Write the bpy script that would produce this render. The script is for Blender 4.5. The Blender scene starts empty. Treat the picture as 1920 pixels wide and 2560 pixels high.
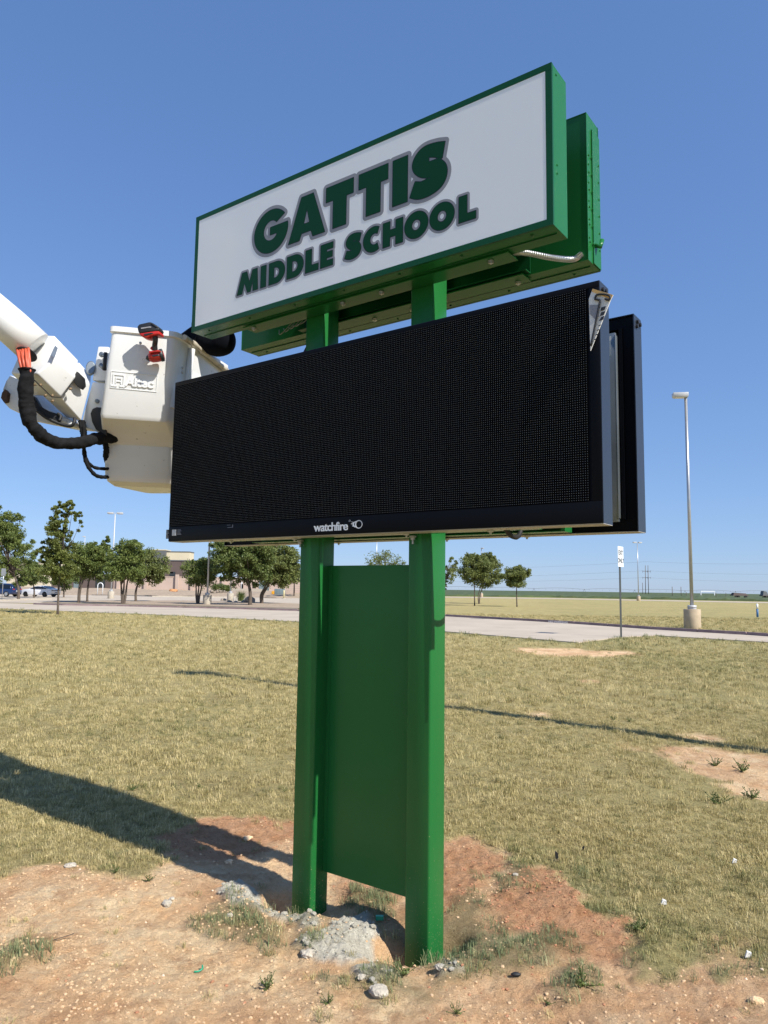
import bpy, bmesh, math, random
import numpy as np
from mathutils import Vector, Matrix
from math import sin, cos, pi, radians
random.seed(7); RNG = np.random.default_rng(7)
SC = bpy.context.scene
COL = SC.collection

# ------------------------------------------------------------------ camera, world, sun, exposure
FPX, PITCH, ROLL, CAMH = 1830.0, 0.1045, 0.0138, 1.7      # focal length in px of the 1920 px wide photo
cam = bpy.data.objects.new('camera', bpy.data.cameras.new('camera')); COL.objects.link(cam)
cam.data.sensor_fit = 'HORIZONTAL'; cam.data.sensor_width = 36.0
cam.data.lens = FPX / 1920 * 36.0
cam.data.clip_start = 0.1; cam.data.clip_end = 20000
cam.matrix_world = Matrix.Translation((0, 0, CAMH)) @ Matrix.Rotation(pi/2 + PITCH, 4, 'X') @ Matrix.Rotation(ROLL, 4, 'Z')
SC.camera = cam

SUN_EL = radians(44); SUN_AZ = radians(-40.0)             # azimuth measured from +X
w = bpy.data.worlds.new('World'); SC.world = w; w.use_nodes = True
nt = w.node_tree; bg = nt.nodes['Background']
sky = nt.nodes.new('ShaderNodeTexSky'); sky.sky_type = 'NISHITA'; sky.sun_disc = False
sky.sun_elevation = SUN_EL; sky.sun_rotation = pi/2 - SUN_AZ
sky.altitude = 900; sky.air_density = 1.0; sky.dust_density = 0.35; sky.ozone_density = 2.2
# the camera's rendering of that sky: a gentle per-channel curve, the same over the whole dome
sr = nt.nodes.new('ShaderNodeSeparateColor'); cr_ = nt.nodes.new('ShaderNodeCombineColor'); nt.links.new(sky.outputs[0], sr.inputs[0])
for i_, (g_, k_) in enumerate(((.63, 1.04), (.56, 1.52), (.48, 2.56))):
    pw_ = nt.nodes.new('ShaderNodeMath'); pw_.operation = 'POWER'; pw_.inputs[1].default_value = g_; nt.links.new(sr.outputs[i_], pw_.inputs[0])
    ml_ = nt.nodes.new('ShaderNodeMath'); ml_.operation = 'MULTIPLY'; ml_.inputs[1].default_value = k_; nt.links.new(pw_.outputs[0], ml_.inputs[0]); nt.links.new(ml_.outputs[0], cr_.inputs[i_])
nt.links.new(cr_.outputs[0], bg.inputs[0]); bg.inputs[1].default_value = 0.10
sl = bpy.data.lights.new('sun', 'SUN'); sl.energy = 5.0; sl.angle = radians(0.53); sl.color = (1.0, 0.955, 0.88)
so = bpy.data.objects.new('sun', sl); COL.objects.link(so)
sdir = Vector((cos(SUN_EL)*cos(SUN_AZ), cos(SUN_EL)*sin(SUN_AZ), sin(SUN_EL)))
so.rotation_euler = (-sdir).to_track_quat('-Z', 'Y').to_euler(); so.location = (20, -20, 30)
SC.view_settings.view_transform = 'Standard'; SC.view_settings.look = 'None'
SC.view_settings.exposure = 0.45; SC.view_settings.gamma = 1.0; SC.view_settings.use_curve_mapping = False

# ------------------------------------------------------------------ survey helpers (photo px -> world metres)
CP, SP, CR, SR = cos(PITCH), sin(PITCH), cos(ROLL), sin(ROLL)
def ray(x, y):
    dx, dy = x-960, y-1280
    a = (dx*CR + dy*SR)/FPX; b = -(-dx*SR + dy*CR)/FPX
    return Vector((a, CP - b*SP, SP + b*CP))
def at(x, y, Y):
    r = ray(x, y); return Vector((0, 0, CAMH)) + r*(Y/r.y)
def gnd(x, y, z=0.0):
    r = ray(x, y); return Vector((0, 0, CAMH)) + r*((z-CAMH)/r.z)
def hz(x): return 1471.95 + (x-957.4)*0.0138             # horizon row
TH = 0.6336; X0, Y0 = -0.4832, 4.2324
def uvw(u, v, z): return Vector((X0 + u*cos(TH) + v*sin(TH), Y0 - u*sin(TH) + v*cos(TH), z))

# ------------------------------------------------------------------ object helpers
def tag(o, label=None, cat=None, group=None, kind=None):
    if label: o['label'] = label
    if cat: o['category'] = cat
    if group: o['group'] = group
    if kind: o['kind'] = kind
    return o
def empty(name, loc=(0, 0, 0), rz=0.0, parent=None):
    o = bpy.data.objects.new(name, None); COL.objects.link(o)
    o.location = loc; o.rotation_euler = (0, 0, rz); o.empty_display_size = 0.1
    if parent: o.parent = parent
    return o
class MB:
    def __init__(s): s.v = []; s.f = []; s.sm = []
    def add(s, vs, fs, smooth=False):
        n = len(s.v); s.v += [tuple(p) for p in vs]
        s.f += [tuple(i+n for i in f) for f in fs]; s.sm += [smooth]*len(fs); return s
    def box(s, x0, x1, y0, y1, z0, z1, M=None):
        vs = [Vector((x, y, z)) for z in (z0, z1) for x, y in ((x0, y0), (x1, y0), (x1, y1), (x0, y1))]
        if M: vs = [M @ p for p in vs]
        return s.add(vs, [(0,3,2,1),(4,5,6,7),(0,1,5,4),(1,2,6,5),(2,3,7,6),(3,0,4,7)])
    def loft(s, rings, cap=True, smooth=False):
        n = len(rings[0]); vs = [p for r in rings for p in r]; fs = []
        for k in range(len(rings)-1):
            for i in range(n):
                j = (i+1) % n; fs.append((k*n+i, k*n+j, (k+1)*n+j, (k+1)*n+i))
        m = len(fs)
        if cap: fs += [tuple(range(n))[::-1], tuple((len(rings)-1)*n+i for i in range(n))]
        s.add(vs, fs, smooth)
        if smooth and cap: s.sm[-1] = False; s.sm[-2] = False
        return s
    def tube(s, pts, r, n=10, cap=True, smooth=True, rf=None):
        pts = [Vector(p) for p in pts]; rings = []
        up = Vector((0, 0, 1)); prev = None
        for i, p in enumerate(pts):
            t = (pts[min(i+1, len(pts)-1)] - pts[max(i-1, 0)]).normalized()
            if prev is None:
                a = t.cross(up if abs(t.z) < .95 else Vector((1, 0, 0))).normalized()
            else: a = (prev - t*prev.dot(t)).normalized()
            prev = a; b = t.cross(a)
            rr = rf(i/(len(pts)-1)) if rf else (r[i] if isinstance(r, (list, tuple)) else r)
            rings.append([p + (a*cos(2*pi*k/n) + b*sin(2*pi*k/n))*rr for k in range(n)])
        return s.loft(rings, cap, smooth)
    def cyl(s, x, y, z0, z1, r0, r1=None, n=20):
        r1 = r0 if r1 is None else r1
        return s.loft([[Vector((x+r*cos(2*pi*k/n), y+r*sin(2*pi*k/n), z)) for k in range(n)] for z, r in ((z0, r0), (z1, r1))], True, True)
    def lathe(s, prof, c=(0, 0, 0), n=24, M=None):
        rings = [[Vector((c[0]+r*cos(2*pi*k/n), c[1]+r*sin(2*pi*k/n), c[2]+z)) for k in range(n)] for z, r in prof]
        if M: rings = [[M @ p for p in r] for r in rings]
        return s.loft(rings, True, True)
    def prism(s, poly, ext, smooth=False):
        poly = [Vector(p) for p in poly]
        if callable(ext): top = [ext(p) for p in poly]
        else: top = [p+Vector(ext) for p in poly]
        return s.loft([poly, top])
    def build(s, name, mat, parent=None, bevel=0, seg=2, local=None):
        me = bpy.data.meshes.new(name)
        vs = s.v
        if local is not None: vs = [tuple(Vector(p)-Vector(local)) for p in vs]
        me.from_pydata(vs, [], s.f)
        me.polygons.foreach_set('use_smooth', s.sm)
        bm = bmesh.new(); bm.from_mesh(me)
        if bevel:
            bmesh.ops.remove_doubles(bm, verts=bm.verts, dist=1e-5)
        bmesh.ops.recalc_face_normals(bm, faces=bm.faces)
        if bevel:
            ed = [e for e in bm.edges if len(e.link_faces) == 2 and e.calc_face_angle(0) > radians(25)]
            bmesh.ops.bevel(bm, geom=ed, offset=bevel, segments=seg, affect='EDGES', clamp_overlap=True, profile=0.5)
        bm.to_mesh(me); bm.free()
        if bevel: me.polygons.foreach_set('use_smooth', [True]*len(me.polygons)); me.set_sharp_from_angle(angle=radians(38))
        if mat: me.materials.append(mat)
        o = bpy.data.objects.new(name, me); COL.objects.link(o)
        if local is not None: o.location = local
        if parent: o.parent = parent
        return o
def pieces(name, src, m, parent=None):
    """build every loose piece of the collected geometry (MB or mesh) as an object of its own"""
    if isinstance(src, MB): V, F = src.v, src.f
    else:
        bm = bmesh.new(); bm.from_mesh(src); bmesh.ops.remove_doubles(bm, verts=bm.verts, dist=2e-5); bm.verts.index_update()
        V = [tuple(v.co) for v in bm.verts]; F = [tuple(v.index for v in f.verts) for f in bm.faces]; bm.free()
    par = list(range(len(V)))
    def find(a):
        while par[a] != a: par[a] = par[par[a]]; a = par[a]
        return a
    for f in F:
        for k in f[1:]: par[find(k)] = find(f[0])
    grp = {}
    for f in F: grp.setdefault(find(f[0]), []).append(f)
    out = []
    for fs in grp.values():
        ids = sorted({i for f in fs for i in f}); mp = {a: b for b, a in enumerate(ids)}
        me_ = bpy.data.meshes.new(name); me_.from_pydata([V[i] for i in ids], [], [tuple(mp[i] for i in f) for f in fs]); me_.materials.append(m)
        o = bpy.data.objects.new(name, me_); COL.objects.link(o)
        if parent: o.parent = parent
        out.append(o)
    return out
def dup(o, parent=None):
    c = o.copy(); COL.objects.link(c)
    if parent: c.parent = parent
    for ch in [k for k in bpy.data.objects if k.parent == o]: dup(ch, c)
    return c
def catmull(pts, k=6):
    P = [Vector(p) for p in pts]; P = [P[0]*2-P[1]] + P + [P[-1]*2-P[-2]]; out = []
    for i in range(1, len(P)-2):
        for j in range(k):
            t = j/k; a, b, c, d = P[i-1:i+3]
            out.append(0.5*((2*b) + (c-a)*t + (2*a-5*b+4*c-d)*t*t + (3*b-a-3*c+d)*t**3))
    return out + [P[-2]]

# ------------------------------------------------------------------ numpy noise
def vnoise(x, y, seed=0):
    xi = np.floor(x).astype(np.int64); yi = np.floor(y).astype(np.int64); xf = x-xi; yf = y-yi
    def h(a, b):
        n = (a*374761393 + b*668265263 + seed*982451653) & 0xffffffff
        n = ((n ^ (n >> 13))*1274126177) & 0xffffffff
        return ((n ^ (n >> 16)) & 0xffff)/65535.0
    u = xf*xf*(3-2*xf); v = yf*yf*(3-2*yf)
    return (h(xi, yi)*(1-u)+h(xi+1, yi)*u)*(1-v) + (h(xi, yi+1)*(1-u)+h(xi+1, yi+1)*u)*v
def fbm(x, y, f=1.0, o=4, seed=0):
    s = 0; a = .5; t = 0
    for k in range(o):
        s = s + a*vnoise(x*f+17.3*k, y*f-9.1*k, seed+k); t += a; a *= .5; f *= 2.03
    return s/t*2-1
def polydist(x, y, poly):
    """signed distance, negative inside"""
    d = np.full(x.shape, 1e9); ins = np.zeros(x.shape, bool); n = len(poly)
    for i in range(n):
        ax, ay = poly[i][0], poly[i][1]; bx, by = poly[(i+1) % n][0], poly[(i+1) % n][1]
        ex, ey = bx-ax, by-ay; L = ex*ex+ey*ey+1e-12
        t = np.clip(((x-ax)*ex+(y-ay)*ey)/L, 0, 1)
        d = np.minimum(d, (x-ax-t*ex)**2+(y-ay-t*ey)**2)
        c = (ay > y) != (by > y)
        with np.errstate(divide='ignore', invalid='ignore'):
            ins ^= c & (x < ex*(y-ay)/(ey if ey else 1e-12)+ax)
    d = np.sqrt(d); return np.where(ins, -d, d)
def sstep(a, b, x):
    t = np.clip((x-a)/(b-a), 0, 1); return t*t*(3-2*t)

# ------------------------------------------------------------------ materials
def mat(name, col=(.5, .5, .5), rough=.5, metal=0.0, spec=.5, var=0.0, vscale=5.0, bump=0.0, bscale=60.0, dirt=None, coat=0.0, coord='Object'):
    m = bpy.data.materials.new(name); m.use_nodes = True; N = m.node_tree.nodes; L = m.node_tree.links
    b = N['Principled BSDF']; b.inputs['Base Color'].default_value = (*col, 1); b.inputs['Roughness'].default_value = rough
    b.inputs['Metallic'].default_value = metal; b.inputs['Specular IOR Level'].default_value = spec
    b.inputs['Coat Weight'].default_value = coat; b.inputs['Coat Roughness'].default_value = .1
    tc = N.new('ShaderNodeTexCoord')
    cur = None
    if var:
        n = N.new('ShaderNodeTexNoise'); n.inputs['Scale'].default_value = vscale; n.inputs['Detail'].default_value = 5
        L.new(tc.outputs[coord], n.inputs['Vector'])
        r = N.new('ShaderNodeMapRange'); r.inputs[1].default_value = .3; r.inputs[2].default_value = .7
        r.inputs[3].default_value = 1-var; r.inputs[4].default_value = 1+var; L.new(n.outputs[0], r.inputs[0])
        mx = N.new('ShaderNodeMix'); mx.data_type = 'RGBA'; mx.blend_type = 'MULTIPLY'; mx.inputs[0].default_value = 1
        mx.inputs[6].default_value = (*col, 1); L.new(r.outputs[0], mx.inputs[7]); cur = mx.outputs[2]
    if dirt:   # dirt = (colour, scale, threshold low, high, amount)
        dc, ds, lo, hi, am = dirt
        n = N.new('ShaderNodeTexNoise'); n.inputs['Scale'].default_value = ds; n.inputs['Detail'].default_value = 8; n.inputs['Roughness'].default_value = .65
        L.new(tc.outputs[coord], n.inputs['Vector'])
        r = N.new('ShaderNodeMapRange'); r.inputs[1].default_value = lo; r.inputs[2].default_value = hi
        r.inputs[3].default_value = 0; r.inputs[4].default_value = am; L.new(n.outputs[0], r.inputs[0])
        mx = N.new('ShaderNodeMix'); mx.data_type = 'RGBA'; L.new(r.outputs[0], mx.inputs[0])
        if cur: L.new(cur, mx.inputs[6])
        else: mx.inputs[6].default_value = (*col, 1)
        mx.inputs[7].default_value = (*dc, 1); cur = mx.outputs[2]
    if cur: L.new(cur, b.inputs['Base Color'])
    if bump:
        n = N.new('ShaderNodeTexNoise'); n.inputs['Scale'].default_value = bscale; n.inputs['Detail'].default_value = 4
        L.new(tc.outputs[coord], n.inputs['Vector'])
        bp = N.new('ShaderNodeBump'); bp.inputs['Strength'].default_value = bump; bp.inputs['Distance'].default_value = .01
        L.new(n.outputs[0], bp.inputs['Height']); L.new(bp.outputs[0], b.inputs['Normal'])
    return m
M = {}
M['green'] = mat('green_paint', (.016, .138, .033), .26, spec=.26, var=.05, vscale=1.5, bump=.06, bscale=260, dirt=((.10, .19, .09), 60, .66, .74, .45))
M['greenshaded'] = mat('green_paint_shaded', (.008, .080, .026), .34, spec=.25, var=.05, vscale=2, bump=.10, bscale=220)  # darker copy of the green for unlit parts, shade put into the colour
M['face'] = mat('white_acrylic', (.93, .935, .94), .16, var=.01, vscale=.8)
M['lgreen'] = mat('vinyl_green', (.006, .058, .020), .4, spec=.15)
M['lgrey'] = mat('vinyl_grey', (.30, .30, .325), .4, spec=.2)
M['lblack'] = mat('vinyl_black', (.006, .006, .007), .4)
M['black'] = mat('black_powder_coat', (.003, .0034, .0055), .5, spec=.12, bump=.08, bscale=300)
M['slate'] = mat('slate_side_sheet', (.035, .045, .065), .38, metal=.3, var=.06, vscale=2)
M['alu'] = mat('mill_aluminium', (.42, .40, .37), .5, metal=.3, var=.06, vscale=3)
M['galv'] = mat('galvanised_sheet', (.22, .25, .27), .42, metal=.75, var=.25, vscale=3.5)
M['steel'] = mat('bolt_steel', (.45, .44, .42), .35, metal=.9)
M['silver'] = mat('flexible_conduit', (.62, .62, .62), .28, metal=.9)
M['rubber'] = mat('black_rubber', (.012, .012, .013), .6)
M['whitefg'] = mat('white_gelcoat', (.70, .70, .68), .24, var=.04, vscale=3, bump=.10, bscale=9, dirt=((.12, .10, .08), 19, .66, .72, .8))
M['whitetube'] = mat('white_boom_paint', (.70, .70, .68), .26, var=.03, vscale=3, bump=.04, bscale=40, dirt=((.25, .22, .18), 14, .70, .8, .5))
M['grime'] = mat('grimy_gelcoat', (.52, .47, .38), .4, var=.2, vscale=7, dirt=((.16, .11, .07), 12, .52, .68, .7))
M['cloth'] = mat('dark_work_cloth', (.005, .006, .010), .95, spec=.1, var=.3, vscale=6, bump=.5, bscale=14)
M['sleeve'] = mat('hose_sleeve_fabric', (.009, .009, .010), .9, spec=.2, var=.3, vscale=30, bump=.7, bscale=26)
M['orange'] = mat('orange_hose', (.50, .085, .035), .45)
M['red'] = mat('red_tool_plastic', (.45, .02, .015), .35, var=.12, vscale=40, dirt=((.05, .03, .03), 60, .58, .7, .6))
M['toolblack'] = mat('black_tool_plastic', (.018, .018, .020), .45, bump=.2, bscale=200)
M['concrete'] = mat('concrete_paving', (.46, .385, .295), .85, var=.10, vscale=.35, bump=.25, bscale=30, dirt=((.20, .17, .14), .8, .55, .75, .45))
M['conc2'] = mat('light_concrete', (.44, .39, .31), .85, var=.12, vscale=6, bump=.2, bscale=30)
M['tancyl'] = mat('tan_cast_concrete', (.46, .365, .25), .85, var=.12, vscale=3, bump=.3, bscale=30)
M['kerb'] = mat('weathered_kerb', (.245, .175, .17), .85, var=.2, vscale=2.5, dirt=((.38, .33, .29), 9, .6, .75, .6))
M['polemetal'] = mat('grey_pole_metal', (.42, .43, .44), .35, metal=.6, var=.05)
M['polewhite'] = mat('pale_pole_paint', (.48, .49, .50), .4)
M['signwhite'] = mat('reflective_white', (.78, .80, .80), .35)
M['stakeblue'] = mat('blue_marker_plastic', (.03, .13, .30), .5)
M['brickpink'] = mat('pale_brick', (.50, .385, .315), .9, var=.06, vscale=.5)
M['brickdark'] = mat('dark_brick', (.115, .085, .075), .9, var=.10, vscale=.4)
M['cream'] = mat('cream_block', (.60, .53, .39), .9, var=.04, vscale=.3)
M['slateclad'] = mat('grey_cladding', (.12, .125, .13), .6)
M['shade'] = mat('window_glass', (.02, .024, .028), .1, spec=.8)
M['yellow'] = mat('yellow_paint', (.70, .34, .02), .5)
M['paleyellow'] = mat('cream_yellow_paint', (.62, .54, .30), .6)
M['unitgrey'] = mat('blue_grey_unit', (.17, .22, .23), .5, var=.1, vscale=1)
M['bark'] = mat('tree_bark', (.11, .085, .065), .95, var=.3, vscale=9, bump=.8, bscale=18)
M['rock'] = mat('sandstone_rock', (.30, .25, .20), .9, var=.25, vscale=3, bump=.8, bscale=8)
M['rockor'] = mat('orange_sandstone', (.50, .24, .10), .9, var=.2, vscale=3, bump=.8, bscale=8)
M['carwhite'] = mat('white_car_paint', (.80, .81, .82), .15, coat=1)
M['carblue'] = mat('navy_car_paint', (.012, .026, .085), .15, coat=1)
M['glass'] = mat('dark_car_glass', (.008, .010, .012), .05, spec=.8)
M['tyre'] = mat('tyre_rubber', (.012, .012, .012), .8)
M['lampred'] = mat('tail_lamp_red', (.30, .01, .01), .2)
M['wood'] = mat('weathered_pole_wood', (.13, .10, .085), .9)
M['wire'] = mat('wire_metal', (.18, .19, .21), .5)
M['paper'] = mat('white_paper', (.72, .71, .68), .6, var=.03, vscale=20)
M['envelope'] = mat('tan_envelope', (.62, .38, .13), .6)
M['ink'] = mat('printed_ink', (.03, .03, .035), .6)
M['greenplastic'] = mat('green_scrap_plastic', (.02, .30, .16), .4)
M['soilmound'] = mat('planting_soil', (.34, .26, .18), .95, var=.2, vscale=2, bump=.5, bscale=5)

def mudgreen():
    m = mat('green_paint_muddy_foot', (.016, .138, .033), .26, spec=.26, var=.05, vscale=1.5, bump=.06, bscale=260); N = m.node_tree.nodes; L = m.node_tree.links
    b = N['Principled BSDF']; old = b.inputs['Base Color'].links[0].from_socket; tc = N.new('ShaderNodeTexCoord'); sp = N.new('ShaderNodeSeparateXYZ'); L.new(tc.outputs['Object'], sp.inputs[0])
    h = N.new('ShaderNodeMapRange'); h.inputs[1].default_value = .75; h.inputs[2].default_value = -.10; h.inputs[3].default_value = -.03; h.inputs[4].default_value = .10; L.new(sp.outputs[2], h.inputs[0])
    n = N.new('ShaderNodeTexNoise'); n.inputs['Scale'].default_value = 120; n.inputs['Detail'].default_value = 2; L.new(tc.outputs['Object'], n.inputs['Vector'])
    a = N.new('ShaderNodeMath'); a.operation = 'ADD'; L.new(n.outputs[0], a.inputs[0]); L.new(h.outputs[0], a.inputs[1])
    r = N.new('ShaderNodeMapRange'); r.inputs[1].default_value = .71; r.inputs[2].default_value = .79; r.inputs[4].default_value = .6; L.new(a.outputs[0], r.inputs[0])
    x = N.new('ShaderNodeMix'); x.data_type = 'RGBA'; L.new(r.outputs[0], x.inputs[0]); L.new(old, x.inputs[6]); x.inputs[7].default_value = (.30, .24, .15, 1); L.new(x.outputs[2], b.inputs['Base Color']); return m
M['greenpost'] = mudgreen()
def leafmat(name, c1, c2, trans=.35):
    m = bpy.data.materials.new(name); m.use_nodes = True; N = m.node_tree.nodes; L = m.node_tree.links
    b = N['Principled BSDF']; b.inputs['Roughness'].default_value = .5; b.inputs['Specular IOR Level'].default_value = .35
    tc = N.new('ShaderNodeTexCoord'); n = N.new('ShaderNodeTexNoise'); n.inputs['Scale'].default_value = 1.6; n.inputs['Detail'].default_value = 6; n.inputs['Roughness'].default_value = .75
    L.new(tc.outputs['Object'], n.inputs['Vector'])
    r = N.new('ShaderNodeMapRange'); r.inputs[1].default_value = .36; r.inputs[2].default_value = .64; L.new(n.outputs[0], r.inputs[0])
    mx = N.new('ShaderNodeMix'); mx.data_type = 'RGBA'; mx.inputs[6].default_value = (*c1, 1); mx.inputs[7].default_value = (*c2, 1)
    L.new(r.outputs[0], mx.inputs[0]); L.new(mx.outputs[2], b.inputs['Base Color'])
    t = N.new('ShaderNodeBsdfTranslucent'); L.new(mx.outputs[2], t.inputs['Color'])
    ms = N.new('ShaderNodeMixShader'); ms.inputs[0].default_value = trans
    L.new(b.outputs[0], ms.inputs[1]); L.new(t.outputs[0], ms.inputs[2]); L.new(ms.outputs[0], N['Material Output'].inputs[0])
    return m
M['leafA'] = leafmat('foliage_mid', (.095, .14, .034), (.225, .265, .072))
M['leafB'] = leafmat('foliage_deep', (.075, .115, .03), (.185, .22, .062))
M['leafC'] = leafmat('foliage_bright', (.10, .13, .030), (.22, .24, .060))
M['leafD'] = leafmat('foliage_olive', (.11, .145, .04), (.24, .265, .085))

def bladesmat(name, stops):
    m = bpy.data.materials.new(name); m.use_nodes = True; N = m.node_tree.nodes; L = m.node_tree.links
    b = N['Principled BSDF']; b.inputs['Roughness'].default_value = .7; b.inputs['Specular IOR Level'].default_value = .25
    oi = N.new('ShaderNodeObjectInfo'); at_ = N.new('ShaderNodeAttribute'); at_.attribute_name = 'tint'
    ad = N.new('ShaderNodeMath'); ad.operation = 'MULTIPLY_ADD'; ad.inputs[1].default_value = .5
    L.new(oi.outputs['Random'], ad.inputs[0])
    m2 = N.new('ShaderNodeMath'); m2.operation = 'MULTIPLY'; m2.inputs[1].default_value = .5; L.new(at_.outputs['Fac'], m2.inputs[0]); L.new(m2.outputs[0], ad.inputs[2])
    cr = N.new('ShaderNodeValToRGB'); L.new(ad.outputs[0], cr.inputs[0])
    while len(cr.color_ramp.elements) < len(stops): cr.color_ramp.elements.new(.5)
    for e, (p, c) in zip(cr.color_ramp.elements, stops): e.position = p; e.color = (*c, 1)
    L.new(cr.outputs[0], b.inputs['Base Color'])
    t = N.new('ShaderNodeBsdfTranslucent'); L.new(cr.outputs[0], t.inputs['Color'])
    ms = N.new('ShaderNodeMixShader'); ms.inputs[0].default_value = .25
    L.new(b.outputs[0], ms.inputs[1]); L.new(t.outputs[0], ms.inputs[2]); L.new(ms.outputs[0], N['Material Output'].inputs[0])
    return m
M['dryblade'] = bladesmat('dry_grass_blades', [(0, (.14, .125, .045)), (.3, (.40, .335, .14)), (.62, (.63, .52, .26)), (1, (.80, .68, .39))])
M['mixblade'] = bladesmat('half_green_blades', [(0, (.09, .11, .04)), (.4, (.22, .215, .085)), (.75, (.47, .40, .18)), (1, (.68, .58, .31))])
M['greenblade'] = bladesmat('green_grass_blades', [(0, (.09, .13, .06)), (.45, (.19, .235, .11)), (.75, (.36, .36, .18)), (1, (.60, .54, .31))])

# ------------------------------------------------------------------ ground masks
def gp(pts): return [tuple(gnd(*p)[:2]) for p in pts]
c2 = lambda X, Y: (500+X/2.074, 1900+Y/2.074)
c3 = lambda X, Y: (1080+X/1.975, 1580+Y/1.975)
DIRT = gp([(-300,2260),(0,2223),(55,2182),(151,2168),(220,2182),(320,2191),(403,2163),(440,2130),(415,2090),(450,2062),(572,2049),(678,2040),(760,2060),(1000,2110),(1113,2106),(1181,2109),(1232,2127),(1283,2152),(1298,2172),(1343,2167),(1404,2172),(1445,2182),(1485,2213),(1493,2253),(1536,2299),(1586,2309),(1627,2340),(1617,2370),(1610,2420),(1730,2436),(1800,2420),(1850,2440),(1960,2450),(2200,2480),(2600,2900),(2400,3600),(-900,3600),(-1000,2700)])
BARE = [gp([c3(*p) for p in q]) for q in (
  [(390,90),(500,78),(700,80),(820,95),(1080,92),(950,118),(700,125),(540,118)],
  [(1040,560),(1250,556),(1659,610),(1900,640),(1900,900),(1560,840),(1290,745),(1230,640)],
  [(500,395),(560,380),(575,405),(510,412)], [(745,235),(830,240),(820,250),(750,248)],
  [(1520,1600),(1700,1590),(1800,1660),(1560,1650)], [(1290,490),(1420,505),(1400,525),(1290,515)])]
TUFTS = [gp(q) for q in (
  [(1120,2290),(1180,2250),(1230,2262),(1255,2330),(1330,2340),(1400,2330),(1440,2350),(1400,2390),(1330,2425),(1250,2420),(1180,2445),(1112,2470),(1095,2395)],
  [(1390,2420),(1440,2405),(1490,2430),(1480,2490),(1420,2485)],
  [(520,2300),(580,2260),(640,2290),(720,2330),(700,2360),(620,2345),(540,2330)],
  [(830,2440),(900,2450),(980,2420),(1030,2450),(1060,2500),(980,2500),(880,2480)],
  [(-100,2365),(60,2358),(112,2355),(100,2376),(0,2430),(-100,2440)],
  [(880,2220),(960,2230),(1010,2270),(1000,2300),(930,2280),(870,2250)],
  [(1240,2200),(1290,2185),(1330,2200),(1290,2225)], [(1290,2100+60),(1330,2165),(1320,2190),(1280,2190)],
  [(1640,2330),(1700,2350),(1680,2400),(1600,2405)], [(720,2290),(790,2280),(800,2330),(740,2350)])]
RUBBLE = [gp([c2(*p) for p in q]) for q in (
  [(500,950),(600,900),(680,850),(720,800),(850,800),(890,860),(870,940),(800,1050),(600,1030)],
  [(100,680),(200,632),(300,680),(350,760),(290,790),(140,730)],
  [(470,830),(560,800),(600,850),(540,880)], [(280,700),(350,760),(470,800),(560,800),(520,840),(400,830),(300,790)], [(800,1080),(920,1080),(1000,1130),(900,1190),(820,1150)], [(1250,1070),(1350,1060),(1400,1110),(1290,1120)])]
ROAD = gp([(-400,1506),(0,1522),(400,1538),(744,1555),(1113,1580),(1445,1608),(1553,1594),(1640,1590),(1920,1607),(2500,1650),(2500,1625),(1920,1592),(1743,1581),(1627,1574),(1518,1566),(1434,1560),(1341,1554),(1252,1549),(1113,1541),(744,1528),(458,1520),(293,1516),(156,1514),(60,1510),(-400,1494)])
REDS = [(gp(q), k) for q, k in (
  ([(1000,2100),(1181,2105),(1232,2122),(1283,2148),(1302,2172),(1240,2200),(1180,2250),(1120,2300),(1060,2260)], .95),
  ([(1298,2168),(1343,2160),(1404,2168),(1445,2176),(1490,2213),(1498,2253),(1540,2295),(1586,2305),(1635,2340),(1560,2395),(1450,2400),(1380,2390),(1330,2340),(1255,2330),(1225,2262),(1285,2215)], 1.0),
  ([(800,2150),(1010,2160),(1010,2300),(930,2290),(850,2240)], .8), ([(400,2095),(450,2055),(572,2040),(740,2030),(760,2080),(620,2130),(480,2150)], .95),
  ([(1150,2440),(1500,2400),(1900,2460),(2300,2560),(2300,3200),(1200,3200),(900,2700)], .34), ([(-300,2440),(300,2460),(650,2440),(900,2560),(900,3200),(-300,3200)], .10))]
def warp(x, y, a=.12, f=2.2, s=5): return x + a*fbm(x, y, f, 4, s), y + a*fbm(x, y, f, 4, s+50)
POST = [(uvw(0.071, 0.071, 0)), (uvw(0.828, 0.071, 0))]
SX, SY = cos(SUN_AZ), sin(SUN_AZ)
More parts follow.
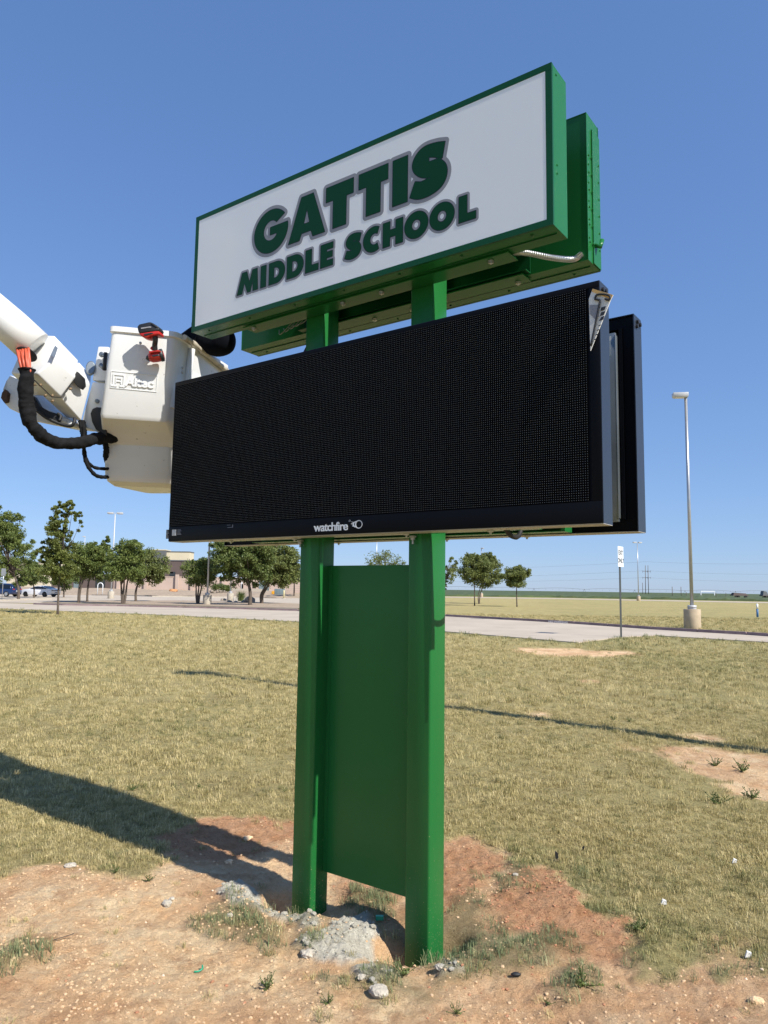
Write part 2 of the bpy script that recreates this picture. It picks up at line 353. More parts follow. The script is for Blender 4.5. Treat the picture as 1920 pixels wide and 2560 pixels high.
def masks(x, y):
    wx, wy = warp(x, y, .20, 2.0); wx2, wy2 = warp(x, y, .5, .8, 9)
    d = polydist(wx, wy, DIRT); dirt = 1-sstep(-.05, .07, d + .14*fbm(x, y, 7, 3, 3))
    bare = np.zeros_like(x)
    for b in BARE: bare = np.maximum(bare, 1-sstep(-.15, .08, polydist(wx, wy, b)+.45*fbm(x, y, 2.6, 5, 31)))
    tuft = np.zeros_like(x)
    for t in TUFTS: tuft = np.maximum(tuft, 1-sstep(-.08, .12, polydist(wx*.4+x*.6, wy*.4+y*.6, t)+.12*fbm(x, y, 9, 3, 13)))
    rub = np.zeros_like(x)
    for t in RUBBLE: rub = np.maximum(rub, 1-sstep(-.02, .03, polydist(wx*.25+x*.75, wy*.25+y*.75, t)+.05*fbm(x, y, 12, 3, 23)))
    red = np.zeros_like(x)
    for t, k in REDS: red = np.maximum(red, k*(1-sstep(-.06, .10, polydist(wx*.5+x*.5, wy*.5+y*.5, t)+.10*fbm(x, y, 8, 3, 17))))
    green = .55*sstep(.0, .7, fbm(x, y, .45, 3, 61)*.55 + .34*sstep(.8, 3.0, x-.2*y+ .4) + .0)
    rd = polydist(x, y, ROAD); green = np.maximum(green, (1-sstep(.1, 1.7, rd))*.95)
    green = np.maximum(green, .75*(1-sstep(.0, .55, d))*sstep(.5, 1.2, x))
    return dirt, bare, tuft, rub, red, green, rd
def height(x, y, mk=None):
    dirt, bare, tuft, rub, red, green, rd = mk if mk else masks(x, y)
    near = 1-sstep(9, 16, y); near = near*sstep(-3, 0, y)
    h = near*(.035*fbm(x, y, .7, 3, 71))
    bareall = np.clip(dirt+bare, 0, 1)
    h += near*bareall*(1-tuft)*(.022*fbm(x, y, 4, 4, 81) + .015*np.abs(fbm(x, y, 15, 3, 91)) + .011*np.abs(fbm(x, y, 34, 2, 95)) - .016)
    h += near*bareall*(.05*np.exp(-((x+1.2)**2/1.2+(y-2.9)**2/.35)))
    h += near*rub*(.014+.024*np.abs(fbm(x, y, 11, 4, 101))+.013*fbm(x, y, 38, 4, 103)+.006*np.abs(fbm(x, y, 70, 2, 104)))
    h += near*tuft*.02
    h += near*red*dirt*(.05*np.exp(-((x-1.05)**2/.25+(y-4.2)**2/.05)) + .02*np.abs(fbm(x, y, 14, 3, 111)))
    for k, p in enumerate(POST):
        r = np.hypot(x-p.x, y-p.y); h += -(.055, .09)[k]*np.exp(-(r/.20)**2)
    q = gnd(1128, 2345); h -= .24*np.exp(-(np.hypot(x-q.x, y-q.y)/.085)**4)
    q = gnd(985, 2360); h -= .15*np.exp(-(((x-q.x)/.15)**2+((y-q.y)/.10)**2)**1.5)
    q = uvw(-.10, .0, 0); h -= .10*np.exp(-(((x-q.x)/.12)**2+((y-q.y)/.12)**2)**1.5)
    return h

# ground sheet: fine near the sign, coarser outwards, out to the horizon
def axis(lo, hi, step, out, g):
    a = list(np.arange(lo, hi, step)); s = step; x = lo
    L = []
    while x > -out: s *= g; x -= s; L.append(x)
    s = step; x = a[-1]; R = []
    while x < out: s *= g; x += s; R.append(x)
    return np.array(L[::-1]+a+R)
gx = axis(-2.9, 3.1, .017, 9000, 1.07); gy = axis(1.55, 5.6, .017, 9000, 1.045)
GX, GY = np.meshgrid(gx, gy); fx, fy = GX.ravel(), GY.ravel()
mk = masks(fx, fy); hh = height(fx, fy, mk)
nx, ny = len(gx), len(gy)
idx = np.arange(nx*ny).reshape(ny, nx)
quads = np.stack([idx[:-1, :-1], idx[:-1, 1:], idx[1:, 1:], idx[1:, :-1]], -1).reshape(-1, 4)
me = bpy.data.meshes.new('lawn_ground')
me.vertices.add(nx*ny); me.vertices.foreach_set('co', np.stack([fx, fy, hh], -1).ravel())
me.loops.add(quads.size); me.loops.foreach_set('vertex_index', quads.ravel().astype(np.int32))
me.polygons.add(len(quads)); me.polygons.foreach_set('loop_start', np.arange(0, quads.size, 4, dtype=np.int32))
me.update(calc_edges=True); me.polygons.foreach_set('use_smooth', np.ones(len(quads), bool))
for nm, a in (('dirt', np.clip(mk[0]+mk[1], 0, 1)), ('red', mk[4]*mk[0]), ('rub', mk[3]), ('green', mk[5]), ('tuft', mk[2])):
    at_ = me.attributes.new(nm, 'FLOAT', 'POINT'); at_.data.foreach_set('value', a.astype(np.float32))

def groundmat():
    m = bpy.data.materials.new('lawn_and_soil'); m.use_nodes = True; N = m.node_tree.nodes; L = m.node_tree.links
    b = N['Principled BSDF']; b.inputs['Roughness'].default_value = .95; b.inputs['Specular IOR Level'].default_value = .1
    tc = N.new('ShaderNodeTexCoord')
    def noise(s, d=5, ro=.6, vec=None):
        n = N.new('ShaderNodeTexNoise'); n.inputs['Scale'].default_value = s; n.inputs['Detail'].default_value = d; n.inputs['Roughness'].default_value = ro
        L.new(vec or tc.outputs['Object'], n.inputs['Vector']); return n.outputs[0]
    def ramp(v, a, bb, lo=0, hi=1):
        r = N.new('ShaderNodeMapRange'); r.inputs[1].default_value = a; r.inputs[2].default_value = bb; r.inputs[3].default_value = lo; r.inputs[4].default_value = hi; L.new(v, r.inputs[0]); return r.outputs[0]
    def mix(f, a, bb, bt='MIX'):
        x = N.new('ShaderNodeMix'); x.data_type = 'RGBA'; x.blend_type = bt
        if isinstance(f, (int, float)): x.inputs[0].default_value = f
        else: L.new(f, x.inputs[0])
        for k, c in ((6, a), (7, bb)):
            if isinstance(c, tuple): x.inputs[k].default_value = (*c, 1)
            else: L.new(c, x.inputs[k])
        return x.outputs[2]
    def att(n): a = N.new('ShaderNodeAttribute'); a.attribute_name = n; return a.outputs['Fac']
    # turf
    turf = mix(ramp(noise(45, 6, .8), .35, .65), (.17, .14, .055), (.52, .42, .20))
    turf = mix(ramp(noise(1.1, 6, .7), .38, .68, 0, .8), turf, (.50, .42, .19))
    tg = mix(ramp(noise(38, 6, .8), .35, .65), (.10, .115, .045), (.34, .32, .15))
    g1 = N.new('ShaderNodeMath'); g1.operation = 'MULTIPLY'; L.new(att('green'), g1.inputs[0]); L.new(ramp(noise(2.3, 6, .75), .3, .62), g1.inputs[1])
    turf = mix(g1.outputs[0], turf, tg)
    turf = mix(ramp(noise(.18, 3, .6), .45, .7, 0, .35), turf, (.36, .32, .13))
    # soil
    pale = mix(ramp(noise(3.0, 9, .78), .40, .60), (.80, .50, .265), (.90, .68, .415))
    pale = mix(ramp(noise(70, 6, .75), .54, .64, 0, .5), pale, (.50, .29, .15))
    pale = mix(ramp(noise(1.3, 5, .6), .45, .62, 0, .75), pale, (.60, .345, .185))
    pale = mix(ramp(noise(5, 7, .75), .53, .64, 0, .7), pale, (.52, .29, .155))
    red = mix(ramp(noise(6, 7, .7), .35, .66), (.48, .245, .120), (.64, .375, .215))
    red = mix(ramp(noise(75, 6, .75), .54, .64, 0, .7), red, (.26, .11, .055))
    soil = mix(att('red'), pale, red)
    soil = mix(att('rub'), soil, mix(ramp(noise(25, 6, .7), .35, .65), (.54, .50, .41), (.78, .73, .60)))
    vo = N.new('ShaderNodeTexVoronoi'); vo.inputs['Scale'].default_value = 70; L.new(tc.outputs['Object'], vo.inputs['Vector'])
    soil = mix(ramp(vo.outputs['Distance'], .12, .22, .25, 0), soil, (.66, .50, .34))
    soil = mix(ramp(att('tuft'), 0, 1, 0, .7), soil, (.20, .18, .09))
    col = mix(att('dirt'), turf, soil)
    L.new(col, b.inputs['Base Color'])
    bp = N.new('ShaderNodeBump'); bp.inputs['Strength'].default_value = .8; bp.inputs['Distance'].default_value = .022
    L.new(noise(55, 8, .8), bp.inputs['Height'])
    bp2 = N.new('ShaderNodeBump'); bp2.inputs['Strength'].default_value = .8; bp2.inputs['Distance'].default_value = .10
    L.new(noise(11, 6, .75), bp2.inputs['Height']); L.new(bp2.outputs[0], bp.inputs['Normal'])
    L.new(bp.outputs[0], b.inputs['Normal'])
    return m
me.materials.append(groundmat())
ground = bpy.data.objects.new('ground', me); COL.objects.link(ground); tag(ground, kind='structure')

# ------------------------------------------------------------------ sheets lying on the ground
def sheet(name, pts, z, m, kind='structure', thick=0.0):
    mb = MB(); P = [Vector((p[0], p[1], z)) for p in pts]
    if thick: mb.prism([Vector((p.x, p.y, z-thick)) for p in P], (0, 0, thick))
    else: mb.add(P, [tuple(range(len(P)))])
    o = mb.build(name, m); tag(o, kind=kind); return o
sheet('road', ROAD, .03, M['concrete'], thick=.06)
LOT = gp([(-900,1490),(60,1508),(293,1512),(458,1515),(744,1523),(800,1490),(744,1484),(300,1482),(-900,1478)])
sheet('parking_lot', LOT, .022, M['concrete'])
def fieldmat():
    m = mat('crop_field_leaves', (.055, .080, .024), .95, var=.35, vscale=.09, bump=1, bscale=2, dirt=((.12, .13, .045), .5, .5, .7, .6)); return m
M['field'] = fieldmat()
M['far'] = mat('far_crop', (.035, .060, .025), .95, var=.2, vscale=.01)
# crop field: one raised, ragged sheet of leaves out to the horizon
fpx = [(1000,1489),(1113,1490.5),(1380,1494),(1650,1499),(1920,1504),(2600,1518)]
fr = gp(fpx)
mb = MB(); rows = []
for k, s in enumerate((1.0, 1.004, 1.06, 1.2, 1.6, 3, 8, 40)):
    row = []
    for i in range(121):
        t = i/120*(len(fr)-1); a = int(min(t, len(fr)-2)); q = t-a
        x = fr[a][0]*(1-q)+fr[a+1][0]*q; y = fr[a][1]*(1-q)+fr[a+1][1]*q
        zz = (.0 if k == 0 else .45+random.uniform(-.18, .18) if k < 5 else .5)
        row.append((x*s, y*s, zz))
    rows.append(row)
n = 121; vs = [p for r in rows for p in r]
mb.add(vs, [(k*n+i, k*n+i+1, (k+1)*n+i+1, (k+1)*n+i) for k in range(len(rows)-1) for i in range(n-1)])
tag(mb.build('crop_field', M['field']), 'dark green row crop field running flat to the horizon', 'crop field', kind='stuff')
# pale path along the edge of the field
sheet('path', gp([(1000,1490.5),(1380,1495.5),(1920,1505.5),(2600,1520),(2600,1523),(1920,1508),(1380,1497.5),(1000,1492.5)]), .02, M['concrete'])

# kerb: sections with open joints
def kerb(name, px, seclen, wd=.16, ht=.15, m=None, z=0.0):
    P = [Vector((*gnd(*p)[:2], 0)) for p in px]; segs = []
    par = None; acc = []
    # resample
    cur = P[0].copy(); out = [P[0]]
    for a, b in zip(P[:-1], P[1:]):
        L = (b-a).length; n = max(1, round(L/seclen))
        for i in range(n): out.append(a.lerp(b, (i+1)/n))
    par = empty(name, tuple(out[len(out)//2])); tag(par, kind='structure')
    inv = -Vector(par.location)
    for a, b in zip(out[:-1], out[1:]):
        t = (b-a).normalized(); nrm = Vector((-t.y, t.x, 0)); a2 = a+t*.02; b2 = b-t*.02
        mb = MB(); pts = []
        for p in (a2, b2):
            pts.append([p+inv+Vector((0, 0, z-.05)), p+inv+nrm*.03+Vector((0, 0, z+ht)), p+inv+nrm*(wd+.03)+Vector((0, 0, z+ht)), p+inv+nrm*(wd+.06)+Vector((0, 0, z-.05))])
        mb.loft(pts); mb.build('kerb_section', m or M['kerb'], par)
    return par
KP = [(2300,1616),(1920,1593),(1865,1589),(1743,1582),(1627,1575),(1518,1567),(1434,1561),(1341,1555),(1252,1550),(1113,1542),(900,1535),(744,1528.5),(595,1524),(458,1520.5),(293,1516.5),(156,1514.5),(82,1512)]
KP = KP[::-1]
kerb('kerb', KP, 4.2)
kerb('lot_kerb', [(-300,1502),(0,1503),(60,1501),(130,1499)], 4, m=M['conc2'])
kerb('far_lot_kerb', [(300,1489),(380,1492),(560,1494),(700,1492)], 5, m=M['conc2'])
ka, kb = gnd(1372, 1557.2), gnd(1420, 1560.2); kt = (kb-ka).normalized(); kn = Vector((-kt.y, kt.x, 0))
KM = Matrix(((kt.x, 0, -kn.x, ka.x-kn.x*.03), (kt.y, 0, -kn.y, ka.y-kn.y*.03), (0, 1, 0, .035), (0, 0, 0, 1)))
KERB_TEXT = (KM, (kb-ka).length)
# soil of the tree island behind the kerb
sheet('island_soil', gp([(100,1508),(293,1511),(458,1514.5),(744,1522),(900,1528),(900,1514),(744,1510),(620,1505),(458,1502),(293,1502),(150,1503)]), .05, M['soilmound'])
# raised bed before the school
mb = MB(); R = []
for yy, z in ((118, 0.0), (128, .5), (140, .85), (190, .95)):
    R.append([Vector((x, yy+4*sin(x*.13), z+.12*sin(x*.9+yy))) for x in np.linspace(-95, -8, 60)])
mb.add([p for r in R for p in r], [(k*60+i, k*60+i+1, (k+1)*60+i+1, (k+1)*60+i) for k in range(3) for i in range(59)])
tag(mb.build('landscape_bed', M['soilmound']), kind='structure')

# ------------------------------------------------------------------ lettering tools
def curve_mesh(loops, ext):
    cu = bpy.data.curves.new('tmp', 'CURVE'); cu.dimensions = '2D'; cu.fill_mode = 'BOTH'; cu.extrude = ext
    for lp in loops:
        s = cu.splines.new('POLY'); s.points.add(len(lp)-1); s.use_cyclic_u = True
        s.points.foreach_set('co', np.array([(x, y, 0, 1) for x, y in lp], dtype=np.float32).ravel())
    o = bpy.data.objects.new('tmp', cu); COL.objects.link(o)
    bpy.context.view_layer.update(); dg = bpy.context.evaluated_depsgraph_get()
    m_ = bpy.data.meshes.new_from_object(o.evaluated_get(dg)); bpy.data.objects.remove(o); bpy.data.curves.remove(cu)
    return m_
def text_mesh(txt, size, ext=.001, offset=0.0, shear=0.0, align='LEFT', spacing=1.0):
    cu = bpy.data.curves.new('tmp', 'FONT'); cu.body = txt; cu.size = size; cu.extrude = ext; cu.offset = offset; cu.shear = shear
    cu.align_x = align; cu.space_character = spacing; cu.resolution_u = 4
    o = bpy.data.objects.new('tmp', cu); COL.objects.link(o)
    bpy.context.view_layer.update(); dg = bpy.context.evaluated_depsgraph_get()
    m_ = bpy.data.meshes.new_from_object(o.evaluated_get(dg)); bpy.data.objects.remove(o); bpy.data.curves.remove(cu)
    return m_
def link_mesh(name, m_, mt, Mx, parent=None):
    m_.transform(Mx); m_.name = name; m_.materials.clear(); m_.materials.append(mt)
    o = bpy.data.objects.new(name, m_); COL.objects.link(o)
    if parent: o.parent = parent
    return o
def sdf(polys, holes, x0, x1, y0, y1, h):
    X, Y = np.meshgrid(np.arange(x0, x1, h), np.arange(y0, y1, h)); D = np.full(X.shape, 1e3)
    for p in polys: D = np.minimum(D, polydist(X, Y, p))
    for p in holes: D = np.maximum(D, -polydist(X, Y, p))
    return D
def contours(D, x0, y0, h, lev):
    F = D-lev; F[np.abs(F) < 1e-7] = 1e-7; ny_, nx_ = F.shape; adj = {}; pos = {}
    ins = F < 0
    c = ins[:-1, :-1].astype(int) + ins[:-1, 1:] + ins[1:, 1:] + ins[1:, :-1]
    def ept(k):
        i, j, d = k
        if k not in pos:
            a = F[i, j]; b = F[i, j+1] if d == 0 else F[i+1, j]; t = a/(a-b)
            pos[k] = (x0+(j+(t if d == 0 else 0))*h, y0+(i+(t if d == 1 else 0))*h)
        return k
    for i, j in zip(*np.nonzero((c > 0) & (c < 4))):
        E = []
        if ins[i, j] != ins[i, j+1]: E.append((i, j, 0))
        if ins[i, j+1] != ins[i+1, j+1]: E.append((i, j+1, 1))
        if ins[i+1, j] != ins[i+1, j+1]: E.append((i+1, j, 0))
        if ins[i, j] != ins[i+1, j]: E.append((i, j, 1))
        prs = [(E[0], E[1])] if len(E) == 2 else ([(E[0], E[1]), (E[2], E[3])] if not ins[i, j+1] == ins[i+1, j+1] or True else [])
        for a, b in prs:
            ept(a); ept(b); adj.setdefault(a, []).append(b); adj.setdefault(b, []).append(a)
    loops = []; seen = set()
    for s in adj:
        if s in seen: continue
        lp = [s]; seen.add(s); cur = s
        while True:
            nx = [k for k in adj[cur] if k not in seen]
            if not nx: break
            cur = nx[0]; seen.add(cur); lp.append(cur)
        P = [pos[k] for k in lp]
        if len(P) > 5: loops.append(P)
    return loops
def arc(cx, cy, rx, ry, a0, a1, n=28):
    return [(cx+rx*cos(radians(a0+(a1-a0)*i/n)), cy+ry*sin(radians(a0+(a1-a0)*i/n))) for i in range(n+1)]
def ribbon(pts, w0):
    P = [Vector((*p, 0)) for p in pts]; P = catmull(P, 10); L = []; R = []
    for i, p in enumerate(P):
        t = (P[min(i+1, len(P)-1)]-P[max(i-1, 0)]).normalized(); n = Vector((-t.y, t.x, 0)); ww = w0(i/(len(P)-1)) if callable(w0) else w0
        L.append((p.x+n.x*ww/2, p.y+n.y*ww/2)); R.append((p.x-n.x*ww/2, p.y-n.y*ww/2))
    return L+R[::-1]

def letters_gattis():
    b, t = 3.656, 3.904; po = []; ho = []
    def rect(x0, x1, y0, y1): return [(x0, y0), (x1, y0), (x1, y1), (x0, y1)]
    # G
    cx, cy = -.089, 3.780
    po.append(arc(cx, cy, .137, .131, 38, 368, 60)+[(.044, 3.803), (-.094, 3.803), (-.094, 3.757), (-.043, 3.757)]+arc(cx, cy+.004, .060, .062, -35, -318, 40))
    # A
    po.append([(.057, b), (.150, t+.006), (.240, t+.006), (.331, b), (.243, b), (.229, 3.694), (.157, 3.694), (.141, b)])
    ho.append([(.171, 3.745), (.217, 3.745), (.194, 3.834)])
    # T T I
    for x in (.337, .567):
        po.append([(x, t), (x+.192, t), (x+.192, 3.820), (x+.144, 3.820), (x+.144, b), (x+.052, b), (x+.052, 3.820), (x, 3.820)])
    po.append(rect(.791, .883, b, t))
    # S
    po.append(ribbon([(1.098, 3.857), (1.045, 3.867), (.988, 3.866), (.962, 3.835), (.985, 3.805), (1.030, 3.785), (1.066, 3.752), (1.058, 3.712), (1.012, 3.692), (.960, 3.690), (.914, 3.708)], lambda q: .082+.022*sin(pi*q)))
    return po, ho
def letters_middle():
    b, t = 3.450, 3.580; po = []; ho = []
    po.append([(-.361, b), (-.321, t), (-.281, t), (-.257, 3.508), (-.233, t), (-.193, t), (-.184, b), (-.225, b), (-.229, 3.518), (-.246, b), (-.272, b), (-.300, 3.518), (-.318, b)])
    po.append([(-.161, b), (-.118, b), (-.118, t), (-.161, t)])
    for x in (-.093, .051):
        po.append([(x, b)]+arc(x+.058, 3.515, .068, .065, -90, 90, 24)+[(x, t)])
        ho.append([(x+.040, 3.483)]+arc(x+.050, 3.515, .034, .032, -90, 90, 14)+[(x+.040, 3.547)])
    po.append([(.194, b), (.289, b), (.289, 3.486), (.238, 3.486), (.238, t), (.194, t)])
    po.append([(.306, b), (.394, b), (.394, 3.483), (.349, 3.483), (.349, 3.499), (.390, 3.499), (.390, 3.532), (.349, 3.532), (.349, 3.547), (.394, 3.547), (.394, t), (.306, t)])
    po.append(ribbon([(.583, 3.554), (.555, 3.561), (.524, 3.559), (.511, 3.543), (.523, 3.527), (.546, 3.516), (.562, 3.499), (.556, 3.479), (.531, 3.470), (.508, 3.471), (.485, 3.479)], lambda q: .041+.011*sin(pi*q)))
    po.append(arc(.672, 3.515, .068, .068, 60, 300, 40)+arc(.678, 3.515, .030, .032, 305, 55, 24))
    po.append([(.733, b), (.776, b), (.776, 3.497), (.814, 3.497), (.814, b), (.857, b), (.857, t), (.814, t), (.814, 3.534), (.776, 3.534), (.776, t), (.733, t)])
    for cx in (.939, 1.090):
        po.append(arc(cx, 3.515, .070, .069, 0, 355, 48)); ho.append(arc(cx, 3.515, .027, .029, 0, 350, 30))
    po.append([(1.186, b), (1.278, b), (1.278, 3.486), (1.230, 3.486), (1.230, t), (1.186, t)])
    return po, ho

KM, kl = KERB_TEXT; tmm = text_mesh('NO PARKING', .13, .0008, offset=.006); xs = [v.co.x for v in tmm.vertices]; tmm.transform(Matrix.Diagonal((kl/max(xs), 1, 1, 1)))
KP_ = [o for o in bpy.data.objects if o.name == 'kerb'][0]; tmm.transform(KM); tmm.transform(Matrix.Translation(-Vector(KP_.location)))
link_mesh('kerb_lettering', tmm, mat('faded_kerb_paint', (.74, .70, .67), .8), Matrix.Identity(4), KP_)

# ------------------------------------------------------------------ the school sign (local x along the face, y into depth)
sign = empty('school_sign', (X0, Y0, 0), -TH)
tag(sign, 'tall green two post school sign with white name cabinet above black LED display', 'sign')
PW, PS = .143, .757
UA0, UA1, ZA0, ZA1 = -.775, 1.664, 3.305, 4.070
UC0, UC1, ZC0, ZC1 = -.925, 1.861, 1.978, 3.002
VA0, VA1 = -.2215, -.0575          # front cabinet, facing the camera
VC0, VC1 = -.2155, -.102
for x in (0, PS):
    o = MB().box(x, x+PW, 0, PW, -.6, 3.98).build('post', M['greenpost'], sign, bevel=.011, seg=3)
# infill panel between the posts, a folded tray
mb = MB(); t = .0018
mb.box(PW+.003, PS-.003, .098, .100, .146, 1.828)
mb.box(PW+.003, PW+.005, .1005, .128, .146, 1.828); mb.box(PS-.005, PS-.003, .1005, .128, .146, 1.828)
pan = mb.build('infill_panel', M['green'], sign)
mb = MB(); mb.box(PW+.001, PW+.026, .0945, .0975, .150, 1.822); mb.box(PS-.026, PS-.001, .0945, .0975, .150, 1.822); mb.build('panel_flange', M['green'], pan)
mb = MB()
for z in (.25, .62, 1.0, 1.4, 1.78): mb.lathe([(0, .005), (.003, .005), (.0035, .002)], n=8, M=Matrix.Translation((PW+.013, .094, z)) @ Matrix.Rotation(pi/2, 4, 'X'))
pieces('screw', mb, M['green'], pan)

def cabinet(front):
    """one face of the name cabinet; front faces the camera, the other is its mirror image behind the posts"""
    s = 1 if front else -1
    Y = (lambda v: v) if front else (lambda v: PW - v)
    def bx(mb, x0, x1, v0, v1, z0, z1): a, b = sorted((Y(v0), Y(v1))); mb.box(x0, x1, a, b, z0, z1)
    mb = MB(); t = .004; e = .0
    # wrapper: top, bottom, ends, back sheet
    bx(mb, UA0, UA1, VA0+.012, VA1, ZA1-t, ZA1); 
    bx(mb, UA0, UA1, VA0+.012, VA1, ZA0, ZA0+t)
    bx(mb, UA0, UA0+t, VA0+.012, VA1, ZA0+t+.0005, ZA1-t-.0005); bx(mb, UA1-t, UA1, VA0+.012, VA1, ZA0+t+.0005, ZA1-t-.0005)
    bx(mb, UA0+t+.001, UA1-t-.001, VA1-.006, VA1-.002, ZA0+t+.001, ZA1-t-.001)
    cab = mb.build('name_cabinet', M['green'], sign)
    # retainer frame round the face
    fr_ = MB(); f = .030; xm = .60
    bx(fr_, UA0-.001, xm-.001, VA0-.002, VA0+.0118, ZA1-f, ZA1+.001); bx(fr_, xm+.001, UA1+.001, VA0-.002, VA0+.0118, ZA1-f, ZA1+.001)
    bx(fr_, UA0-.001, xm-.001, VA0-.002, VA0+.0118, ZA0-.001, ZA0+f); bx(fr_, xm+.001, UA1+.001, VA0-.002, VA0+.0118, ZA0-.001, ZA0+f)
    bx(fr_, UA0-.001, UA0+f, VA0-.0015, VA0+.0118, ZA0+f+.0005, ZA1-f-.0005); bx(fr_, UA1-f, UA1+.001, VA0-.0015, VA0+.0118, ZA0+f+.0005, ZA1-f-.0005)
    fr_.build('retainer_frame', M['greenshaded'], cab)
    fa = MB(); bx(fa, UA0+f-.0005+.001, UA1-f+.0005-.001, VA0-.0006, VA0+.010, ZA0+f-.0005, ZA1-f+.0005); fa.build('face_panel', M['face'], cab)
    # bottom seam strip and screws
    ms = MB(); bx(ms, UA0+.02, UA1-.02, VA0+.085, VA0+.088, ZA0-.0045, ZA0-.0005); ms.build('seam_strip', M['greenshaded'], cab); ms = MB()
    for x in np.linspace(UA0+.12, UA1-.12, 7): ms.lathe([(-.005, .005), (-.0005, .008)], (x, Y(VA0+.04), ZA0), 8)
    pieces('screw', ms, M['greenshaded'], cab)
    sc = MB()
    for z in ((ZA0+.30, ZA0+.26, ZA1-.03) if front else np.linspace(ZA0+.12, ZA0+.5, 5)):
        for v in ((VA0+.05,) if front else (VA0+.05, VA1-.02)): sc.lathe([(0, .0055), (.003, .005), (.004, .002)], n=8, M=Matrix.Translation((UA1, Y(v), z)) @ Matrix.Rotation(pi/2, 4, 'Y'))
    pieces('screw', sc, M['green'], cab)
    # mounting channel between cabinet and posts
    ch = MB(); a, b = -.20, 1.36
    cz = ZA0+.006
    bx(ch, a, b, VA1+.001, VA1+.005, cz, cz+.11); bx(ch, a, b, VA1+.0055, -.002, cz, cz+.005); bx(ch, a, b, VA1+.0055, -.002, cz+.105, cz+.11)
    chn = ch.build('mounting_channel', M['green'] if front else M['greenshaded'], cab)  # rear channel takes the green with shade painted in
    fl = MB(); bx(fl, a-.22 if front else a+.1, b+.03 if front else b-.02, VA1-.055, -.006, ZA0-.012, ZA0-.0055)
    fl.build('mounting_flange', M['green'], cab)
    bo = MB()
    for x in (-.36 if front else .05, .35, .62, 1.28): bo.lathe([(-.030, .004), (-.024, .006), (-.023, .014), (-.0125, .015)], (x, Y(VA1-.02), ZA0), 10)
    pieces('bolt', bo, M['steel'], cab)
    return cab, Y
cabA, YA = cabinet(True); cabB, YB = cabinet(False)
# lettering: grey halo, black key line, green letters (flat cut vinyl, each sheet proud of the last)
for (po, ho), reg, h, halo in ((letters_gattis(), (-.28, 1.18, 3.60, 3.96), .0036, .023), (letters_middle(), (-.40, 1.32, 3.415, 3.615), .0028, .0155)):
    D = sdf(po, ho, *reg, h)
    for nm, lev, y, mt in (('letter_halo', halo, VA0-.0012, M['lgrey']), ('letter_keyline', .0034, VA0-.0018, M['lblack']), ('letter', 0.0, VA0-.0024, M['lgreen'])):
        lp = contours(D.copy(), reg[0], reg[2], h, lev)
        ms = curve_mesh(lp, .0002); ms.transform(Matrix.Translation((0, y, 0)) @ Matrix.Rotation(pi/2, 4, 'X'))
        pieces(nm, ms, mt, cabA)
# rear cabinet right end: removable end plate with rivets and a latch
mb = MB(); mb.box(UA1+.0015, UA1+.006, PW-VA1+.062, PW-VA0-.002, ZA0+.004, ZA1-.06)
ep = mb.build('end_plate', M['green'], cabB)
mb = MB()
for z in np.linspace(ZA0+.1, ZA0+.55, 6):
    for v in (.225, .255, .345): mb.lathe([(0, .006), (.004, .005), (.005, .002)], n=8, M=Matrix.Translation((UA1+.0055 if v > .25 else UA1, v, z)) @ Matrix.Rotation(pi/2, 4, 'Y'))
pieces('rivet', mb, M['green'], cabB)
mb = MB(); mb.tube([(UA1+.006, .275, ZA0+.10), (UA1+.03, .285, ZA0+.09), (UA1+.035, .30, ZA0+.13)], .011, 8); mb.build('cable_gland', M['green'], cabB)
# conduit between the two cabinets
vR = PW-VA1
pts = catmull([(1.40, VA1-.004, ZA0+.05), (1.42, -.02, ZA0+.025), (1.50, .07, ZA0+.010), (1.58, .16, ZA0+.02), (1.625, vR-.004, ZA0+.06)], 10)
mb = MB(); mb.tube(pts, .0135, 12, rf=lambda q: .0135+.0012*((int(q*120)) % 2)); 
pp = catmull([(1.36, VA1+.01, ZA0+.02), (1.43, -.01, ZA0+.015), (1.53, .08, ZA0-.002), (1.60, .165, ZA0+.005), (1.63, .198, ZA0+.035)], 26)
mb = MB(); mb.tube(pp, .014, 12, smooth=False, rf=lambda q: .0130+.0018*(int(round(q*(len(pp)-1))) % 2)); mb.build('conduit', M['silver'], cabA)
mb = MB(); mb.tube(catmull([(-.02, .16, 3.36), (-.03, .12, 3.25), (-.09, .08, 3.10), (-.12, .05, 2.96)], 8), .013, 8)
mb.build('power_cable', M['rubber'], cabB)
mb = MB()
for k in range(5): mb.tube(catmull([(-.05-.03*k, .12, 3.40), (-.10-.05*k, .10, 3.335-.01*k), (-.2-.04*k, .14, 3.345)], 6), .003, 5)
pieces('loose_wire', mb, M['alu'], cabA)

